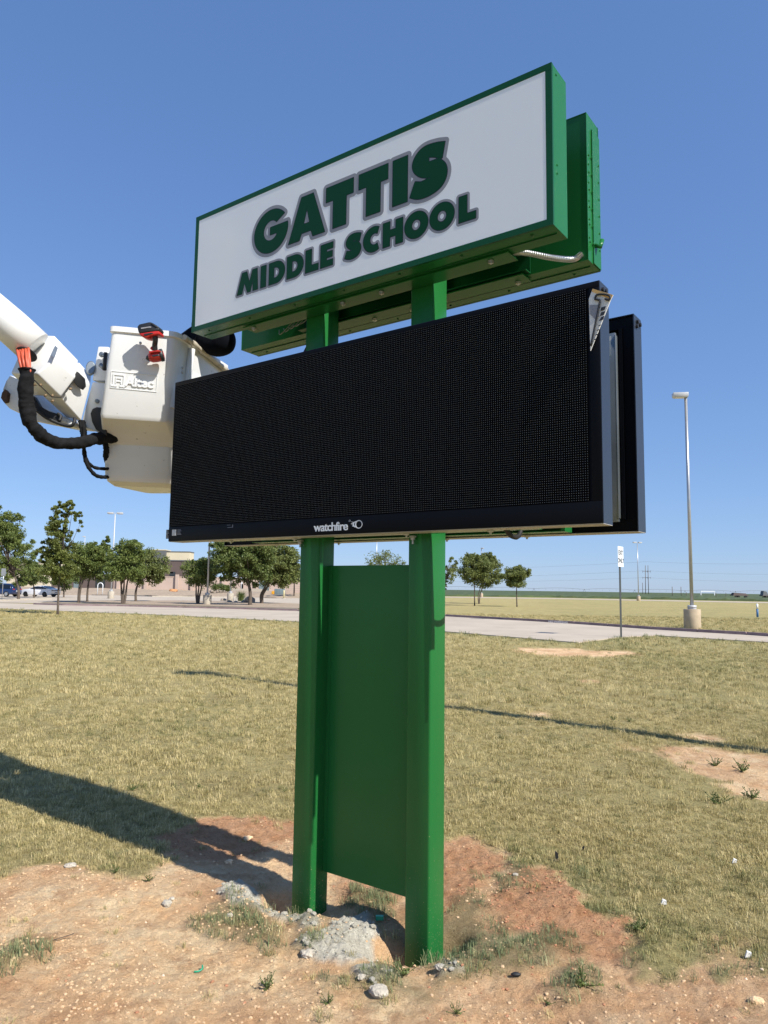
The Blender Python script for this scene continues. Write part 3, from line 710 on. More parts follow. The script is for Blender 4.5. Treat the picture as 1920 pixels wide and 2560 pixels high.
# LED displays
def ledmat():
    m = bpy.data.materials.new('led_modules'); m.use_nodes = True; N = m.node_tree.nodes; L = m.node_tree.links
    b = N['Principled BSDF']; b.inputs['Roughness'].default_value = .7; b.inputs['Specular IOR Level'].default_value = .04
    tc = N.new('ShaderNodeTexCoord'); sp = N.new('ShaderNodeSeparateXYZ'); L.new(tc.outputs['Object'], sp.inputs[0])
    P = .0101
    def mth(op, a, bb=None, c=None):
        n = N.new('ShaderNodeMath'); n.operation = op
        for i, v in enumerate((a, bb, c)):
            if v is None: continue
            if isinstance(v, (int, float)): n.inputs[i].default_value = v
            else: L.new(v, n.inputs[i])
        return n.outputs[0]
    fx_ = mth('SUBTRACT', mth('FRACT', mth('DIVIDE', mth('ADD', sp.outputs[0], 5.0), P)), .5)
    fz_ = mth('SUBTRACT', mth('FRACT', mth('DIVIDE', sp.outputs[2], P)), .5)
    d = mth('SQRT', mth('ADD', mth('MULTIPLY', fx_, fx_), mth('MULTIPLY', fz_, fz_)))
    dot = mth('LESS_THAN', d, .13)
    mx = N.new('ShaderNodeMix'); mx.data_type = 'RGBA'; mx.inputs[6].default_value = (.0010, .0011, .0014, 1); mx.inputs[7].default_value = (.22, .23, .23, 1)
    L.new(dot, mx.inputs[0]); L.new(mx.outputs[2], b.inputs['Base Color'])
    return m
M['led'] = ledmat()
def display(front):
    Y = (lambda v: v) if front else (lambda v: PW - v)
    def bx(mb, x0, x1, v0, v1, z0, z1): a, b = sorted((Y(v0), Y(v1))); mb.box(x0, x1, a, b, z0, z1)
    S0, S1, Z0, Z1 = -.915, 1.817, 2.070, 2.976
    mb = MB()
    bx(mb, UC0+.004, UC1-.004, VC0+.006, VC0+.055, ZC0+.004, ZC1-.004)
    d = mb.build('led_display', M['black'], sign)
    bz = MB(); g = .0005
    bx(bz, UC0, UC1, VC0, VC0+.0055, ZC0, Z0-g); bx(bz, UC0, UC1, VC0, VC0+.0055, Z1+g, ZC1)
    bx(bz, UC0, S0-g, VC0, VC0+.0055, Z0, Z1); bx(bz, S1+g, UC1, VC0, VC0+.0055, Z0, Z1)
    bz.build('bezel', M['black'], d, bevel=.0012)
    sc = MB(); bx(sc, S0+.001, S1-.012, VC0-.004, VC0+.005, Z0+.001, Z1-.001); sc.build('led_screen', M['led'], d)
    sd = MB()
    bx(sd, UC1-.0035, UC1+.001, VC0+.0062, VC1, ZC0+.0005, ZC1-.0005); bx(sd, UC0-.001, UC0+.0035, VC0+.0062, VC1, ZC0+.0005, ZC1-.0005)
    bx(sd, UC0, UC1, VC0+.0062, VC1, ZC1, ZC1+.003)
    sd.build('side_sheet', M['slate'], d)
    bo = MB(); bx(bo, UC0, UC1, VC0+.0062, VC1-.001, ZC0-.003, ZC0); bo.build('bottom_sheet', M['alu'], d)
    bk = MB()
    r = .055
    bx(bk, UC0+.005, UC1-.005, VC1-.030, VC1-.012, ZC0+.005, ZC0+r); bx(bk, UC0+.005, UC1-.005, VC1-.030, VC1-.012, ZC1-r, ZC1-.005)
    bx(bk, UC0+.005, UC0+r, VC1-.030, VC1-.012, ZC0+r+.001, ZC1-r-.001); bx(bk, UC1-r, UC1-.005, VC1-.030, VC1-.012, ZC0+r+.001, ZC1-r-.001)
    bx(bk, UC1-r-.018, UC1-r-.002, VC1-.0115, VC1-.001, ZC0+r+.001, ZC1-r-.001)
    bk.build('rear_frame', M['black'], d)
    gs = MB(); bx(gs, UC0+.16, UC1-.085, VC1-.028, VC1+.012, ZC0+.045, ZC1-.075); bx(gs, UC1-.088, UC1-.080, VC1-.02, VC1+.020, ZC0+.06, ZC1-.09)
    gs.build('rear_cover', M['galv'], d, bevel=.003)
    # channel
    ch = MB(); a, b = (-.70, 1.50) if front else (-.55, 1.55)
    bx(ch, a, b, VC1+.014, VC1+.018, ZC0+.002, ZC0+.085); bx(ch, a, b, VC1+.0185, -.002, ZC0+.002, ZC0+.006); bx(ch, a, b, VC1+.0185, -.002, ZC0+.08, ZC0+.085)
    bx(ch, b-.02, b, VC1+.019, -.002, ZC0+.0065, ZC0+.0795)
    ch.build('mounting_channel', M['green'], d)
    bl = MB()
    for x in (-.45, .07, .83, 1.3): bl.lathe([(-.022, .005), (-.014, .006), (-.013, .014), (-.006, .015)], (x, Y(VC1-.02), ZC0+.002), 10)
    if front:
        for x in (.02, .80): bl.lathe([(-.05, .006), (-.03, .006), (-.029, .013), (-.018, .013), (-.017, .020), (-.008, .020)], (x, -.02, ZC0+.002), 10)
    pieces('bolt', bl, M['steel'], d)
    kn = MB()
    for dv, dz in ((.035, .03), (.080, .05), (.07, .025)): kn.lathe([(0, .010), (.010, .010), (.011, .005)], n=8, M=Matrix.Translation((UC1+.001, Y(VC0+dv), ZC1-dz)) @ Matrix.Rotation(pi/2, 4, 'Y'))
    pieces('eye_bolt', kn, M['toolblack'], d)
    return d
dispC = display(True); dispD = display(False)
# maker's name on the lower bezel
ms = text_mesh('watchfire', .062, .0006, offset=.0012, spacing=.90)
xs = [v.co.x for v in ms.vertices]; sx = .234/(max(xs)-min(xs))
ms.transform(Matrix.Translation((.298, VC0-.0012, 1.998)) @ Matrix.Rotation(pi/2, 4, 'X') @ Matrix.Diagonal((sx, 1.0, 1, 1))); pieces('letter', ms, M['signwhite'], dispC)
ball = [arc(.600, 2.0235, .0235, .0215, 0, 350, 36)]; bh = [arc(.602, 2.0235, .0188, .0172, 0, 350, 36)]
ball += [[(.584, 2.041), (.565, 2.036), (.548, 2.041), (.566, 2.031), (.547, 2.029), (.566, 2.022), (.556, 2.017), (.580, 2.008), (.582, 2.012), (.569, 2.022), (.572, 2.032), (.588, 2.040)]]
D = sdf([ball[0]], bh, .53, .64, 1.99, 2.06, .0012); D = np.minimum(D, sdf([ball[1]], [arc(.601, 2.0235, .0165, .0165, 0, 350, 30)], .53, .64, 1.99, 2.06, .0012))
link_mesh('brand_emblem', curve_mesh(contours(D, .53, 1.99, .0012, 0), .0006), M['signwhite'], Matrix.Translation((0, VC0-.0012, 0)) @ Matrix.Rotation(pi/2, 4, 'X'), dispC)
D = sdf([arc(.541, 2.044, .0055, .0055, 0, 350, 20)], [arc(.541, 2.044, .0042, .0042, 0, 350, 20)], .53, .552, 2.03, 2.055, .0006)
link_mesh('registered_mark', curve_mesh(contours(D, .53, 2.03, .0006, 0), .0004), M['signwhite'], Matrix.Translation((0, VC0-.001, 0)) @ Matrix.Rotation(pi/2, 4, 'X'), dispC)
# little stickers on the left end of the bezel, tab label
mb = MB(); mb.box(UC0-.030, UC0-.0015, VC0+.004, VC0+.0055, ZC0+.018, ZC0+.075); lab = mb.build('label_tab', M['black'], dispC)
mb = MB()
for k in range(6): mb.box(UC0-.027, UC0-.004-.003*(k % 3), VC0+.0030, VC0+.0036, ZC0+.026+k*.008, ZC0+.0285+k*.008)
mb.build('label_print', M['paper'], lab)
mb = MB(); mb.box(UC0+.035, UC0+.075, VC0-.001, VC0-.0002, ZC0+.035, ZC0+.072); lab = mb.build('sticker', M['paper'], dispC)
mb = MB()
for k in range(4): mb.box(UC0+.038, UC0+.07-.006*(k % 2), VC0-.0018, VC0-.0011, ZC0+.040+k*.008, ZC0+.0425+k*.008)
mb.build('sticker_print', M['lgrey'], lab)
mb = MB()
for k in range(5): mb.box(UC0+.085, UC0+.125-.006*(k % 3), VC0-.001, VC0-.0003, ZC0+.040+k*.007, ZC0+.0425+k*.007)
mb.build('fine_print', M['lgrey'], dispC)
mb = MB(); mb.box(-.38, -.333, VC0-.001, VC0-.0003, ZC0+.066, ZC0+.068); mb.box(-.385, -.355, VC0-.001, VC0-.0003, ZC0+.080, ZC0+.0815); mb.box(-.338, -.334, VC0-.001, VC0-.0003, ZC0+.068, ZC0+.082)
mb.build('fine_print', M['lgrey'], dispC)
# label on the back of the rear display
lx0, lx1 = UC1-.30, UC1-.105; ly = PW-VC1-.0125
mb = MB(); mb.box(lx0, lx1, ly-.0012, ly-.0004, ZC1-.185, ZC1-.09); lab = mb.build('label', M['paper'], dispD)
mb = MB()
for k in range(8): mb.box(lx0+.02+.03*(k % 3 == 1), lx1-.02-.03*(k % 4 == 2), ly-.0022, ly-.0014, ZC1-.178+k*.0105, ZC1-.1745+k*.0105)
mb.build('label_print', M['ink'], lab)
# cable loop hanging between the displays
mb = MB(); mb.tube(catmull([(1.30, -.085, 2.2), (1.33, -.06, 2.02), (1.34, 0.02, 1.955), (1.33, .13, 1.99), (1.3, .2, 2.2)], 8), .012, 8)
mb.build('cable_loop', M['rubber'], dispC)

# clear bag with papers and a hooked wrench, hung on the display corner
def S(u, v, z): return uvw(u, v, z)
bag = empty('parts_bag', tuple(S(1.84, VC0-.02, 2.72))); tag(bag, 'clear bag of folded papers and bent hex wrench on display corner', 'bag')
L0 = Vector(bag.location)
def bagpoly(nm, pts, off, m, th=.002, par=None):
    pts = [(1.822+(u-1.819)*.82, 2.965+(z-2.985)*.84) for u, z in pts]; mb = MB(); P = [S(u, VC0-off, z)-L0 for u, z in pts]; nrm = (S(0, -1, 0)-S(0, 0, 0))*th; mb.prism(P, nrm); return mb.build(nm, m, par or bag)
bagpoly('papers', [(1.819, 2.937), (1.840, 2.985), (1.945, 2.930), (1.930, 2.905), (1.823, 2.670)], .008, M['paper'], .006)
bagpoly('envelope', [(1.836, 2.972), (1.842, 2.984), (1.943, 2.929), (1.932, 2.908)], .0145, M['envelope'], .002)
bagpoly('printed_sheet', [(1.823, 2.905), (1.870, 2.895), (1.872, 2.835), (1.850, 2.825), (1.823, 2.86)], .0145, M['lgrey'], .001)
for k in range(3): bagpoly('printed_sheet', [(1.884, 2.878-.024*k), (1.908-.004*k, 2.880-.024*k), (1.900-.004*k, 2.862-.024*k), (1.879-.004*k, 2.860-.024*k)], .0145, M['ink'], .001)
for k in range(4): bagpoly('printed_sheet', [(1.868-.008*k, 2.79-.022*k), (1.880-.008*k, 2.792-.022*k), (1.879-.008*k, 2.787-.022*k), (1.867-.008*k, 2.785-.022*k)], .0145, M['ink'], .001)
SB = S; S = lambda u, v, z: SB(1.822+(u-1.819)*.82, v, 2.965+(z-2.985)*.84)
mb = MB(); mb.tube([p-L0 for p in catmull([S(1.905, VC0-.021, 2.915), S(1.925, VC0-.021, 2.905), S(1.932, VC0-.021, 2.920), S(1.91, VC0-.021, 2.936), S(1.866, VC0-.021, 2.945), S(1.855, VC0-.021, 2.925), S(1.872, VC0-.021, 2.918), S(1.878, VC0-.021, 2.90), S(1.85, VC0-.021, 2.78), S(1.829, VC0-.021, 2.69)], 6)], .0042, 6)
mb.build('hex_wrench', M['toolblack'], bag); S = SB
# tag tied round the back of the left post
tg_ = empty('post_tag', tuple(S(-.012, .10, .66))); tag(tg_, 'small pale tag hanging from black strap behind left post', 'tag')
LT = Vector(tg_.location)
mb = MB(); mb.prism([S(-.045, .11, .675)-LT, S(-.004, .11, .695)-LT, S(-.002, .11, .665)-LT, S(-.05, .11, .645)-LT], (0, .002, 0)); mb.build('tag_card', M['paper'], tg_)
mb = MB(); mb.tube([S(-.018, .11, .765)-LT, S(-.003, .11, .735)-LT, S(-.012, .11, .69)-LT, S(-.004, .11, .60)-LT], .006, 6); mb.build('strap', M['rubber'], tg_)

# ------------------------------------------------------------------ bucket lift (comes in from the left)
lift = empty('bucket_lift', (-1.9, 4.7, 2.6)); tag(lift, 'white utility bucket lift with black sleeved hoses reaching in from left', 'bucket lift')
LL = Vector(lift.location)
def lb(mb, nm, m, bevel=0, par=None, seg=2):
    """parts are measured in world space, stored round the lift's own origin"""
    mb.v = [tuple(Vector(p)-LL) for p in mb.v]; return mb.build(nm, m, par or lift, bevel, seg)
def c5(X, Y_, Y): return at(X/5.268, 800+Y_/5.268, Y)
def c6(X, Y_, Y): return at(240+X/4.366, 780+Y_/4.366, Y)
def rplan(c, r, z, n=5):
    """rounded plan polygon from corner points"""
    out = []
    for i in range(len(c)):
        p = Vector((*c[i], 0)); a = (Vector((*c[i-1], 0))-p).normalized(); b = (Vector((*c[(i+1) % len(c)], 0))-p).normalized()
        for k in range(n+1):
            t = k/n; q = p + a*r*(1-t)**2 + b*r*t**2; out.append(Vector((q.x, q.y, z)))
    return out
ZR = at(273.9, 815, 4.6).z
F0 = Vector((-1.797, 4.60)); F1 = Vector((-1.385, 4.700)); B1 = Vector((-1.20, 5.44)); B0 = Vector((-1.66, 5.52))
def plan(df=0.0, dx=0.0, infl=0.0, front=0.0):
    c = (F0+F1+B1+B0)/4; fd = Vector((-.236, .972))
    q = []
    for i, p in enumerate((F0, F1, B1, B0)):
        v = p + Vector((dx, 0)) + (p-c).normalized()*infl
        if i < 2: v = v + Vector((-.03, .99))*front
        if i in (0, 3) and front > .2: v = v + Vector((-.085, 0))
        q.append((v.x, v.y))
    return q
z_fb = at(248, 1040, 4.62).z; z_sl = z_fb-.105; z_b = at(262, 1205, 4.93).z
mb = MB()
rings = [rplan(plan(infl=.014), .05, ZR), rplan(plan(infl=.016), .05, ZR-.035), rplan(plan(infl=.0), .05, ZR-.042),
         rplan(plan(dx=-.045, infl=.0), .05, z_fb+.012), rplan(plan(dx=-.048, infl=-.004, front=.012), .05, z_fb-.012), rplan(plan(dx=-.05, infl=-.02, front=.27), .05, z_sl),
         rplan(plan(dx=-.052, infl=-.03, front=.285), .05, z_sl-.02), rplan(plan(dx=-.05, infl=-.045, front=.275), .06, z_b+.05), rplan(plan(dx=-.05, infl=-.06, front=.29), .06, z_b+.01), rplan(plan(dx=-.05, infl=-.10, front=.33), .06, z_b-.012)]
inner = [rplan(plan(infl=-.02), .05, ZR), rplan(plan(infl=-.03), .05, ZR-.5)]
n = len(rings[0]); vs = [p for r in rings[::-1]+inner for p in r]; fs = []
for k in range(len(rings)+1):
    for i in range(n): j = (i+1) % n; fs.append((k*n+i, k*n+j, (k+1)*n+j, (k+1)*n+i))
mb.add(vs, fs, True); mb.add([p for p in rings[-1]], [tuple(range(n))]); mb.add(inner[-1], [tuple(range(n))])
bucket = lb(mb, 'bucket', M['whitefg'])
bucket.data.set_sharp_from_angle(angle=radians(35))
# vertical rib and bolts on the bucket side, ribbed grimy lip
def side(t, z): p = F1.lerp(B1, t); return Vector((p.x+.003, p.y-.001, z))
mb = MB(); mb.tube([side(.22, ZR-.06)+Vector((.012, 0, 0)), side(.22, z_fb)+Vector((-.03, 0, 0))], .024, 10); lb(mb, 'side_rib', M['whitefg'], par=None).parent = bucket
bpy.data.objects[-1] if False else None
mb = MB()
rl = [side(t, ZR-.018-.05*max(0, t-.15)) + Vector((.020, 0, 0)) for t in np.linspace(.06, 1, 12)]
mb.tube(rl, .020, 8, rf=lambda q: .020+.004*sin(q*40)); lb(mb, 'worn_lip', M['grime']).parent = bucket
mb = MB()
for t, dz in ((.10, .22), (.10, .25), (.17, .32)): p = side(t, ZR-dz); mb.lathe([(-.002, .009), (.006, .009), (.008, .004)], n=8, M=Matrix.Translation(p) @ Matrix.Rotation(pi/2, 4, 'Y'))
fn = (F1-F0).normalized(); fnorm = Vector((fn.y, -fn.x, 0))
p = c6(485, 340, 4.60); mb.lathe([(-.002, .009), (.006, .009), (.008, .004)], n=10, M=Matrix.Translation(p-Vector((0, .0, 0))) @ Vector((0, 0, 1)).rotation_difference(fnorm).to_matrix().to_4x4())
lb(mb, 'bolts', M['steel']).parent = bucket
# embossed maker's name on the bucket front
def front_at(X, Y_):
    """point of the (slightly raked) bucket front seen at that place in the enlarged photo"""
    r = ray(240+X/4.366, 780+Y_/4.366); o = Vector((0, 0, CAMH))
    a = Vector((F0.x, F0.y, ZR-.042)); b = Vector((F1.x, F1.y, ZR-.042)); c = Vector((F0.x-.045, F0.y, z_fb+.012))
    nn = (b-a).cross(c-a).normalized(); t = (a-o).dot(nn)/r.dot(nn); return o+r*t, nn
pa, nn = front_at(165, 810); pb, _ = front_at(648, 855); pc, _ = front_at(175, 655)
if nn.y > 0: nn = -nn
ex = (pb-pa).normalized(); ey = nn.cross(ex).normalized()
if ey.z < 0: ey = -ey
Wd = (pb-pa).length; Ht = (pc-pa).dot(ey)
def emb(nm, me_, d=.002): return link_mesh(nm, me_, M['whitefg'], Matrix.Translation(-LL) @ Matrix(((ex.x, ey.x, nn.x, pa.x+nn.x*d), (ex.y, ey.y, nn.y, pa.y+nn.y*d), (ex.z, ey.z, nn.z, pa.z+nn.z*d), (0, 0, 0, 1))), bucket)
tm = text_mesh('Altec', Ht*.88, .006, offset=.0034, spacing=.93); xs = [v.co.x for v in tm.vertices]
tm.transform(Matrix.Diagonal((Wd*.66/(max(xs)-min(xs)), 1, 1, 1))); tm.transform(Matrix.Translation((Wd*.31, Ht*.14, 0))); emb('embossed_name', tm, .003)
def rc(x0, x1, y0, y1): return [(x0*Wd, y0*Ht), (x1*Wd, y0*Ht), (x1*Wd, y1*Ht), (x0*Wd, y1*Ht)]
bars = [rc(0, .05, .0, .14), rc(.03, .055, 0, .92), rc(.03, .29, .80, .92), rc(.265, .29, .14, .92), rc(.23, .32, .0, .14), rc(.09, .11, .2, .68), rc(.09, .23, .56, .68), rc(.21, .23, .2, .68), rc(.09, .23, .34, .42), rc(.06, .13, .0, .12), rc(.19, .25, .0, .12)]
D = sdf(bars, [], -.01, Wd*.4, -.01, Ht*1.05, .0018); emb('embossed_emblem', curve_mesh(contours(D, -.01, -.01, .0018, 0.0), .0045))
fr = [rc(-.02, 1.03, -.13, -.10), rc(-.02, 1.03, 1.05, 1.08), rc(-.02, -.012, -.13, 1.08), rc(1.022, 1.03, -.13, 1.08)]
D = sdf(fr, [], -.02, Wd*1.06, -Ht*.2, Ht*1.15, .0018); emb('embossed_border', curve_mesh(contours(D, -.02, -Ht*.2, .0018, .0003), .0022))
# scuffs on the lower tub
mb = MB()
for k, (a, b) in enumerate((((670, 1560), (790, 1510)), ((620, 1590), (700, 1555)), ((650, 1625), (760, 1570)), ((120, 1545), (175, 1510)), ((255, 1525), (285, 1490)))):
    pass

# boom
mb = MB()
ax = [at(-1150, -190, 4.05), at(-500, 375, 4.2), at(30, 817, 4.42), at(86, 868, 4.47)]
mb.tube([ax[0], ax[1], ax[2], ax[3]], .113, 40); boom = lb(mb, 'boom_tube', M['whitetube'])
mb = MB(); e = ax[0]; mb.tube([e+Vector((.25, 0, .12)), e+Vector((-.5, .05, -.3)), e+Vector((-1.4, 2.6, -3.2))], .15, 20); lb(mb, 'lower_boom', M['whitetube'])
dax = (ax[3]-ax[2]).normalized()
mb = MB(); q = c5(350, 450, 4.38); mb.lathe([(0, .052), (.006, .050)], n=20, M=Matrix.Translation(q) @ Vector((0, 0, 1)).rotation_difference((Vector((0, 0, CAMH))-q).normalized()+Vector((0, 0, -.5))).to_matrix().to_4x4() @ Matrix.Diagonal((1.25, .8, 1, 1)))
lb(mb, 'boom_opening_dark', M['rubber'])  # black disc painted in for the dark mouth of the closed tube
# tip housing: faceted shell
def prism2(capA, capB, nm, m, bev=.012):
    mb = MB(); mb.loft([capA, capB]); return lb(mb, nm, m, bev, seg=3)
Ls = [(135, 700, 4.50), (240, 460, 4.56), (600, 195, 4.62), (715, 200, 4.58), (720, 505, 4.42), (485, 705, 4.38)]
A = [c5(*q) for q in Ls]; Bq = [c5(x+318, y+302, Y+.16) for x, y, Y in Ls]
Bq[4] = c5(1000, 755, 4.55); Bq[5] = c5(805, 1022, 4.52); Bq[3] = c5(1040, 540, 4.72)
hs = prism2(A, Bq, 'tip_cover', M['whitefg'])
A2 = [c5(560, 1000, 4.60), c5(590, 760, 4.7), c5(940, 560, 4.8), c5(1045, 555, 4.76), c5(1005, 765, 4.60), c5(805, 1035, 4.56)]
B2 = [c5(880, 1290, 4.78), c5(900, 1060, 4.86), c5(1120, 790, 4.95), c5(1208, 735, 4.90), c5(1190, 850, 4.78), c5(1075, 1335, 4.74)]
kn_ = prism2(A2, B2, 'tip_knuckle', M['whitefg'], .01)
mb = MB(); q = [c5(1040, 690, 4.60), c5(1130, 780, 4.64), c5(1140, 880, 4.67), c5(1100, 930, 4.66), c5(1050, 900, 4.63), c5(975, 810, 4.585)]
mb.prism([p+Vector((0, -.035, 0)) for p in q], (0, .03, 0)); lb(mb, 'knuckle_opening_dark', M['rubber'], .004).parent = kn_  # black inset stands for the shade inside the knuckle slot
mb = MB(); q = [c5(735, 343, 4.50), c5(768, 372, 4.50), c5(724, 503, 4.405), c5(683, 470, 4.40)]; mb.prism([p+Vector((0, -.012, 0)) for p in q], (0, .006, 0)); lb(mb, 'data_plate', M['galv']).parent = hs
mb = MB(); q = [c5(440, 770, 4.385), c5(690, 1012, 4.47), c5(805, 1020, 4.515), c5(905, 900, 4.56)]
mb.tube([p+Vector((0, -.006, -.003)) for p in q], .0035, 6, smooth=False); lb(mb, 'panel_seam', M['rubber']).parent = hs
mb = MB()
for X, Y_, Y in ((465, 835, 4.42), (545, 838, 4.44), (612, 975, 4.49), (700, 978, 4.48), (705, 1048, 4.53), (940, 890, 4.56)):
    p = c5(X, Y_, Y); mb.lathe([(-.01, .008), (.008, .008), (.010, .004)], n=8, M=Matrix.Translation(p+Vector((0, -.012, -.012))) @ Matrix.Rotation(radians(115), 4, 'X'))
lb(mb, 'bolts', mat('rusty_bolt', (.22, .15, .08), .6)).parent = hs
# lower cover with the black handle strap
q = [(45, 915, 4.66), (75, 800, 4.68), (130, 725, 4.7), (250, 790, 4.7), (450, 985, 4.7), (560, 1150, 4.7), (960, 1345, 4.72), (930, 1402, 4.72), (700, 1385, 4.72), (480, 1340, 4.72), (120, 1165, 4.68), (60, 1100, 4.66), (22, 1040, 4.66)]
mb = MB(); mb.prism([c5(*p) for p in q], (.05, .30, .03)); lc = lb(mb, 'lower_cover', M['whitefg'], .008)
q = [(440, 995, 4.62), (520, 1130, 4.62), (640, 1200, 4.63), (780, 1240, 4.64), (760, 1330, 4.64), (640, 1290, 4.63), (520, 1220, 4.62), (440, 1130, 4.6)]
mb = MB(); mb.prism([c5(*p) for p in q], (.0, .05, .0)); lb(mb, 'handle_recess', M['rubber'], .004).parent = lc
mb = MB(); mb.tube(catmull([c5(470, 1180, 4.60), c5(620, 1290, 4.61), c5(800, 1370, 4.63), c5(930, 1395, 4.64), c5(975, 1350, 4.64), c5(985, 1290, 4.66)], 6), .011, 8)
mb.tube(catmull([c5(780, 1330, 4.62), c5(800, 1270, 4.63), c5(760, 1230, 4.63)], 5), .010, 8); lb(mb, 'handle', M['rubber']).parent = lc
mb = MB(); q = [(35, 960, 4.65), (75, 915, 4.65), (110, 960, 4.65), (100, 1075, 4.65), (60, 1090, 4.65), (20, 1030, 4.65)]; mb.prism([c5(*p)+Vector((0, -.008, 0)) for p in q], (0, .05, 0)); lb(mb, 'worn_corner', mat('rusty_metal', (.07, .035, .02), .8, bump=.5, bscale=40)).parent = lc
# bracket plates between boom and bucket
q = [(1290, 345, 4.80), (1425, 350, 4.80), (1425, 800, 4.80), (1210, 798, 4.80)]
mb = MB(); mb.prism([c5(*p) for p in q], (.05, .14, 0)); lb(mb, 'bracket_plate', M['whitefg'], .008)
q = [(1215, 812, 4.78), (1425, 835, 4.78), (1380, 1400, 4.78), (1340, 1500, 4.78), (1085, 1400, 4.78), (1062, 1370, 4.78)]
mb = MB(); mb.prism([c5(*p) for p in q], (.05, .16, 0)); br = lb(mb, 'bracket_plate', M['whitefg'], .008)
q = [(1190, 1230, 4.76), (1215, 1170, 4.76), (1270, 1145, 4.76), (1400, 1160, 4.76), (1400, 1520, 4.76), (1340, 1490, 4.76), (1260, 1440, 4.76), (1210, 1340, 4.76)]
mb = MB(); mb.prism([c5(*p) for p in q], (0, .018, 0)); lb(mb, 'plate_opening_dark', M['rubber'], .004).parent = br  # black plate laid on to stand for the dark of the bracket hole
mb = MB()
for X, Y_, r in ((1345, 460, .018), (1283, 1072, .014)): mb.lathe([(0, r), (.012, r), (.014, r*.5)], n=12, M=Matrix.Translation(c5(X, Y_, 4.775)) @ Matrix.Rotation(pi/2, 4, 'X'))
mb.tube([c5(1320, 590, 4.74), c5(1380, 640, 4.74)], .016, 10); mb.tube([c5(1345, 460, 4.74), c5(1410, 470, 4.74)], .010, 8); lb(mb, 'hydraulic_fittings', M['galv'])
mb = MB(); mb.tube([c5(1395, 430, 4.73), c5(1380, 560, 4.73), c5(1375, 660, 4.73)], .013, 8); lb(mb, 'hydraulic_hose', M['rubber'])
mb = MB(); mb.lathe([(0, .040), (.018, .040), (.022, .034)], n=24, M=Matrix.Translation(c5(1195, 645, 4.80)) @ Matrix.Rotation(radians(80), 4, 'X') @ Matrix.Rotation(.3, 4, 'Y') @ Matrix.Diagonal((.75, 1.25, 1, 1))); lb(mb, 'round_fitting', M['galv'])
# hoses
for k in range(9):
    dx = (k-4)*17; mb = MB()
    mb.tube(catmull([c5(330+dx*1.0, 420, 4.46+.01*(k % 2)), c5(300+dx*1.1, 380, 4.36+.01*(k % 2)), c5(318+dx*.95+6*sin(k), 520, 4.31+.012*(k % 3)), c5(340+dx*.8, 660, 4.31), c5(345+dx*.8, 720, 4.32)], 6), .0085, 7)
    lb(mb, 'hydraulic_hose', M['orange'])
path = catmull([c5(350, 645, 4.33), c5(348, 800, 4.33), c5(340, 1000, 4.34), c5(355, 1180, 4.36), c5(410, 1360, 4.38), c5(520, 1500, 4.42), c5(670, 1590, 4.48), c5(860, 1630, 4.56), c5(1060, 1610, 4.64), c5(1220, 1570, 4.72), c5(1380, 1550, 4.82), c5(1500, 1540, 4.9)], 14)
mb = MB()
def srf(q): return (.0445 - .004*q) * (1 + .035*sin(q*60+5*sin(q*13)) + .02*sin(q*150+3*sin(q*29)) + (.10 if q < .012 else 0))
mb.tube(path, .046, 22, rf=srf); sl_ = lb(mb, 'hose_sleeve', M['sleeve'])
me_ = sl_.data; co = np.array([v.co[:] for v in me_.vertices]); cw = co+np.array(LL)
nrm = np.array([v.normal[:] for v in me_.vertices]); a = fbm(cw[:, 0]*7+cw[:, 1]*9, cw[:, 2]*13-cw[:, 0]*5, 1.6, 4, 7)
co += nrm*(a*.012)[:, None]; me_.vertices.foreach_set('co', co.ravel()); me_.update()
mb = MB(); mb.tube(catmull([c5(348+52*cos(t), 650+16*sin(t), 4.33+.04*sin(t)) for t in np.linspace(0, 2*pi, 9)], 4), .007, 6); lb(mb, 'sleeve_hem', M['sleeve'])
for pts, r in (([(1050, 1330, 4.75), (1065, 1420, 4.74), (1100, 1560, 4.74), (1110, 1700, 4.75), (1145, 1850, 4.76), (1240, 1940, 4.82), (1390, 1960, 4.9), (1480, 1950, 4.98)], .011),
               ([(1105, 1400, 4.74), (1105, 1600, 4.73), (1108, 1750, 4.74), (1145, 1900, 4.75), (1240, 2030, 4.78), (1320, 2065, 4.86), (1400, 2068, 4.92), (1480, 2060, 4.99)], .0125),
               ([(1370, 1560, 4.85), (1400, 1700, 4.88), (1395, 1800, 4.92), (1440, 1930, 4.98)], .019), ([(1080, 1340, 4.78), (1095, 1450, 4.76), (1120, 1600, 4.76)], .022)):
    mb = MB(); mb.tube(catmull([c5(*p) for p in pts], 10), r, 10, rf=lambda q, r=r: r*(1+.10*sin(q*70)+.06*sin(q*151))); lb(mb, 'black_hose', M['sleeve'])

# ------------------------------------------------------------------ impact driver hung on the bucket rim
drill = empty('impact_driver', tuple(c6(600, 260, 4.54))); tag(drill, 'red and black cordless impact driver hooked on the bucket rim', 'power tool')
DL = Vector(drill.location)
def dprism(nm, pts, Y, th, m, bev=.004, par=None):
    mb = MB(); mb.prism([c6(x, y, Y)-DL for x, y in pts], (.012, th, 0)); o = mb.build(nm, m, par or drill, bev, 2); return o
bat = dprism('battery', [(447, 160), (470, 132), (575, 108), (600, 110), (668, 150), (690, 182), (680, 205), (560, 215), (465, 232), (455, 200)], 4.515, .07, M['toolblack'], .006)
dprism('battery_label', [(490, 172), (580, 158), (581, 168), (491, 184)], 4.512, .002, M['lgrey'], 0, bat)
dprism('battery_rib', [(600, 118), (660, 155), (655, 165), (598, 128)], 4.510, .006, M['toolblack'], .001, bat)
dprism('foot', [(465, 232), (560, 218), (640, 205), (688, 205), (692, 240), (640, 248), (590, 258), (560, 282), (515, 272), (480, 255)], 4.513, .07, M['red'], .007)
dprism('foot_trim', [(520, 240), (600, 226), (604, 232), (530, 258)], 4.510, .002, M['toolblack'], 0)
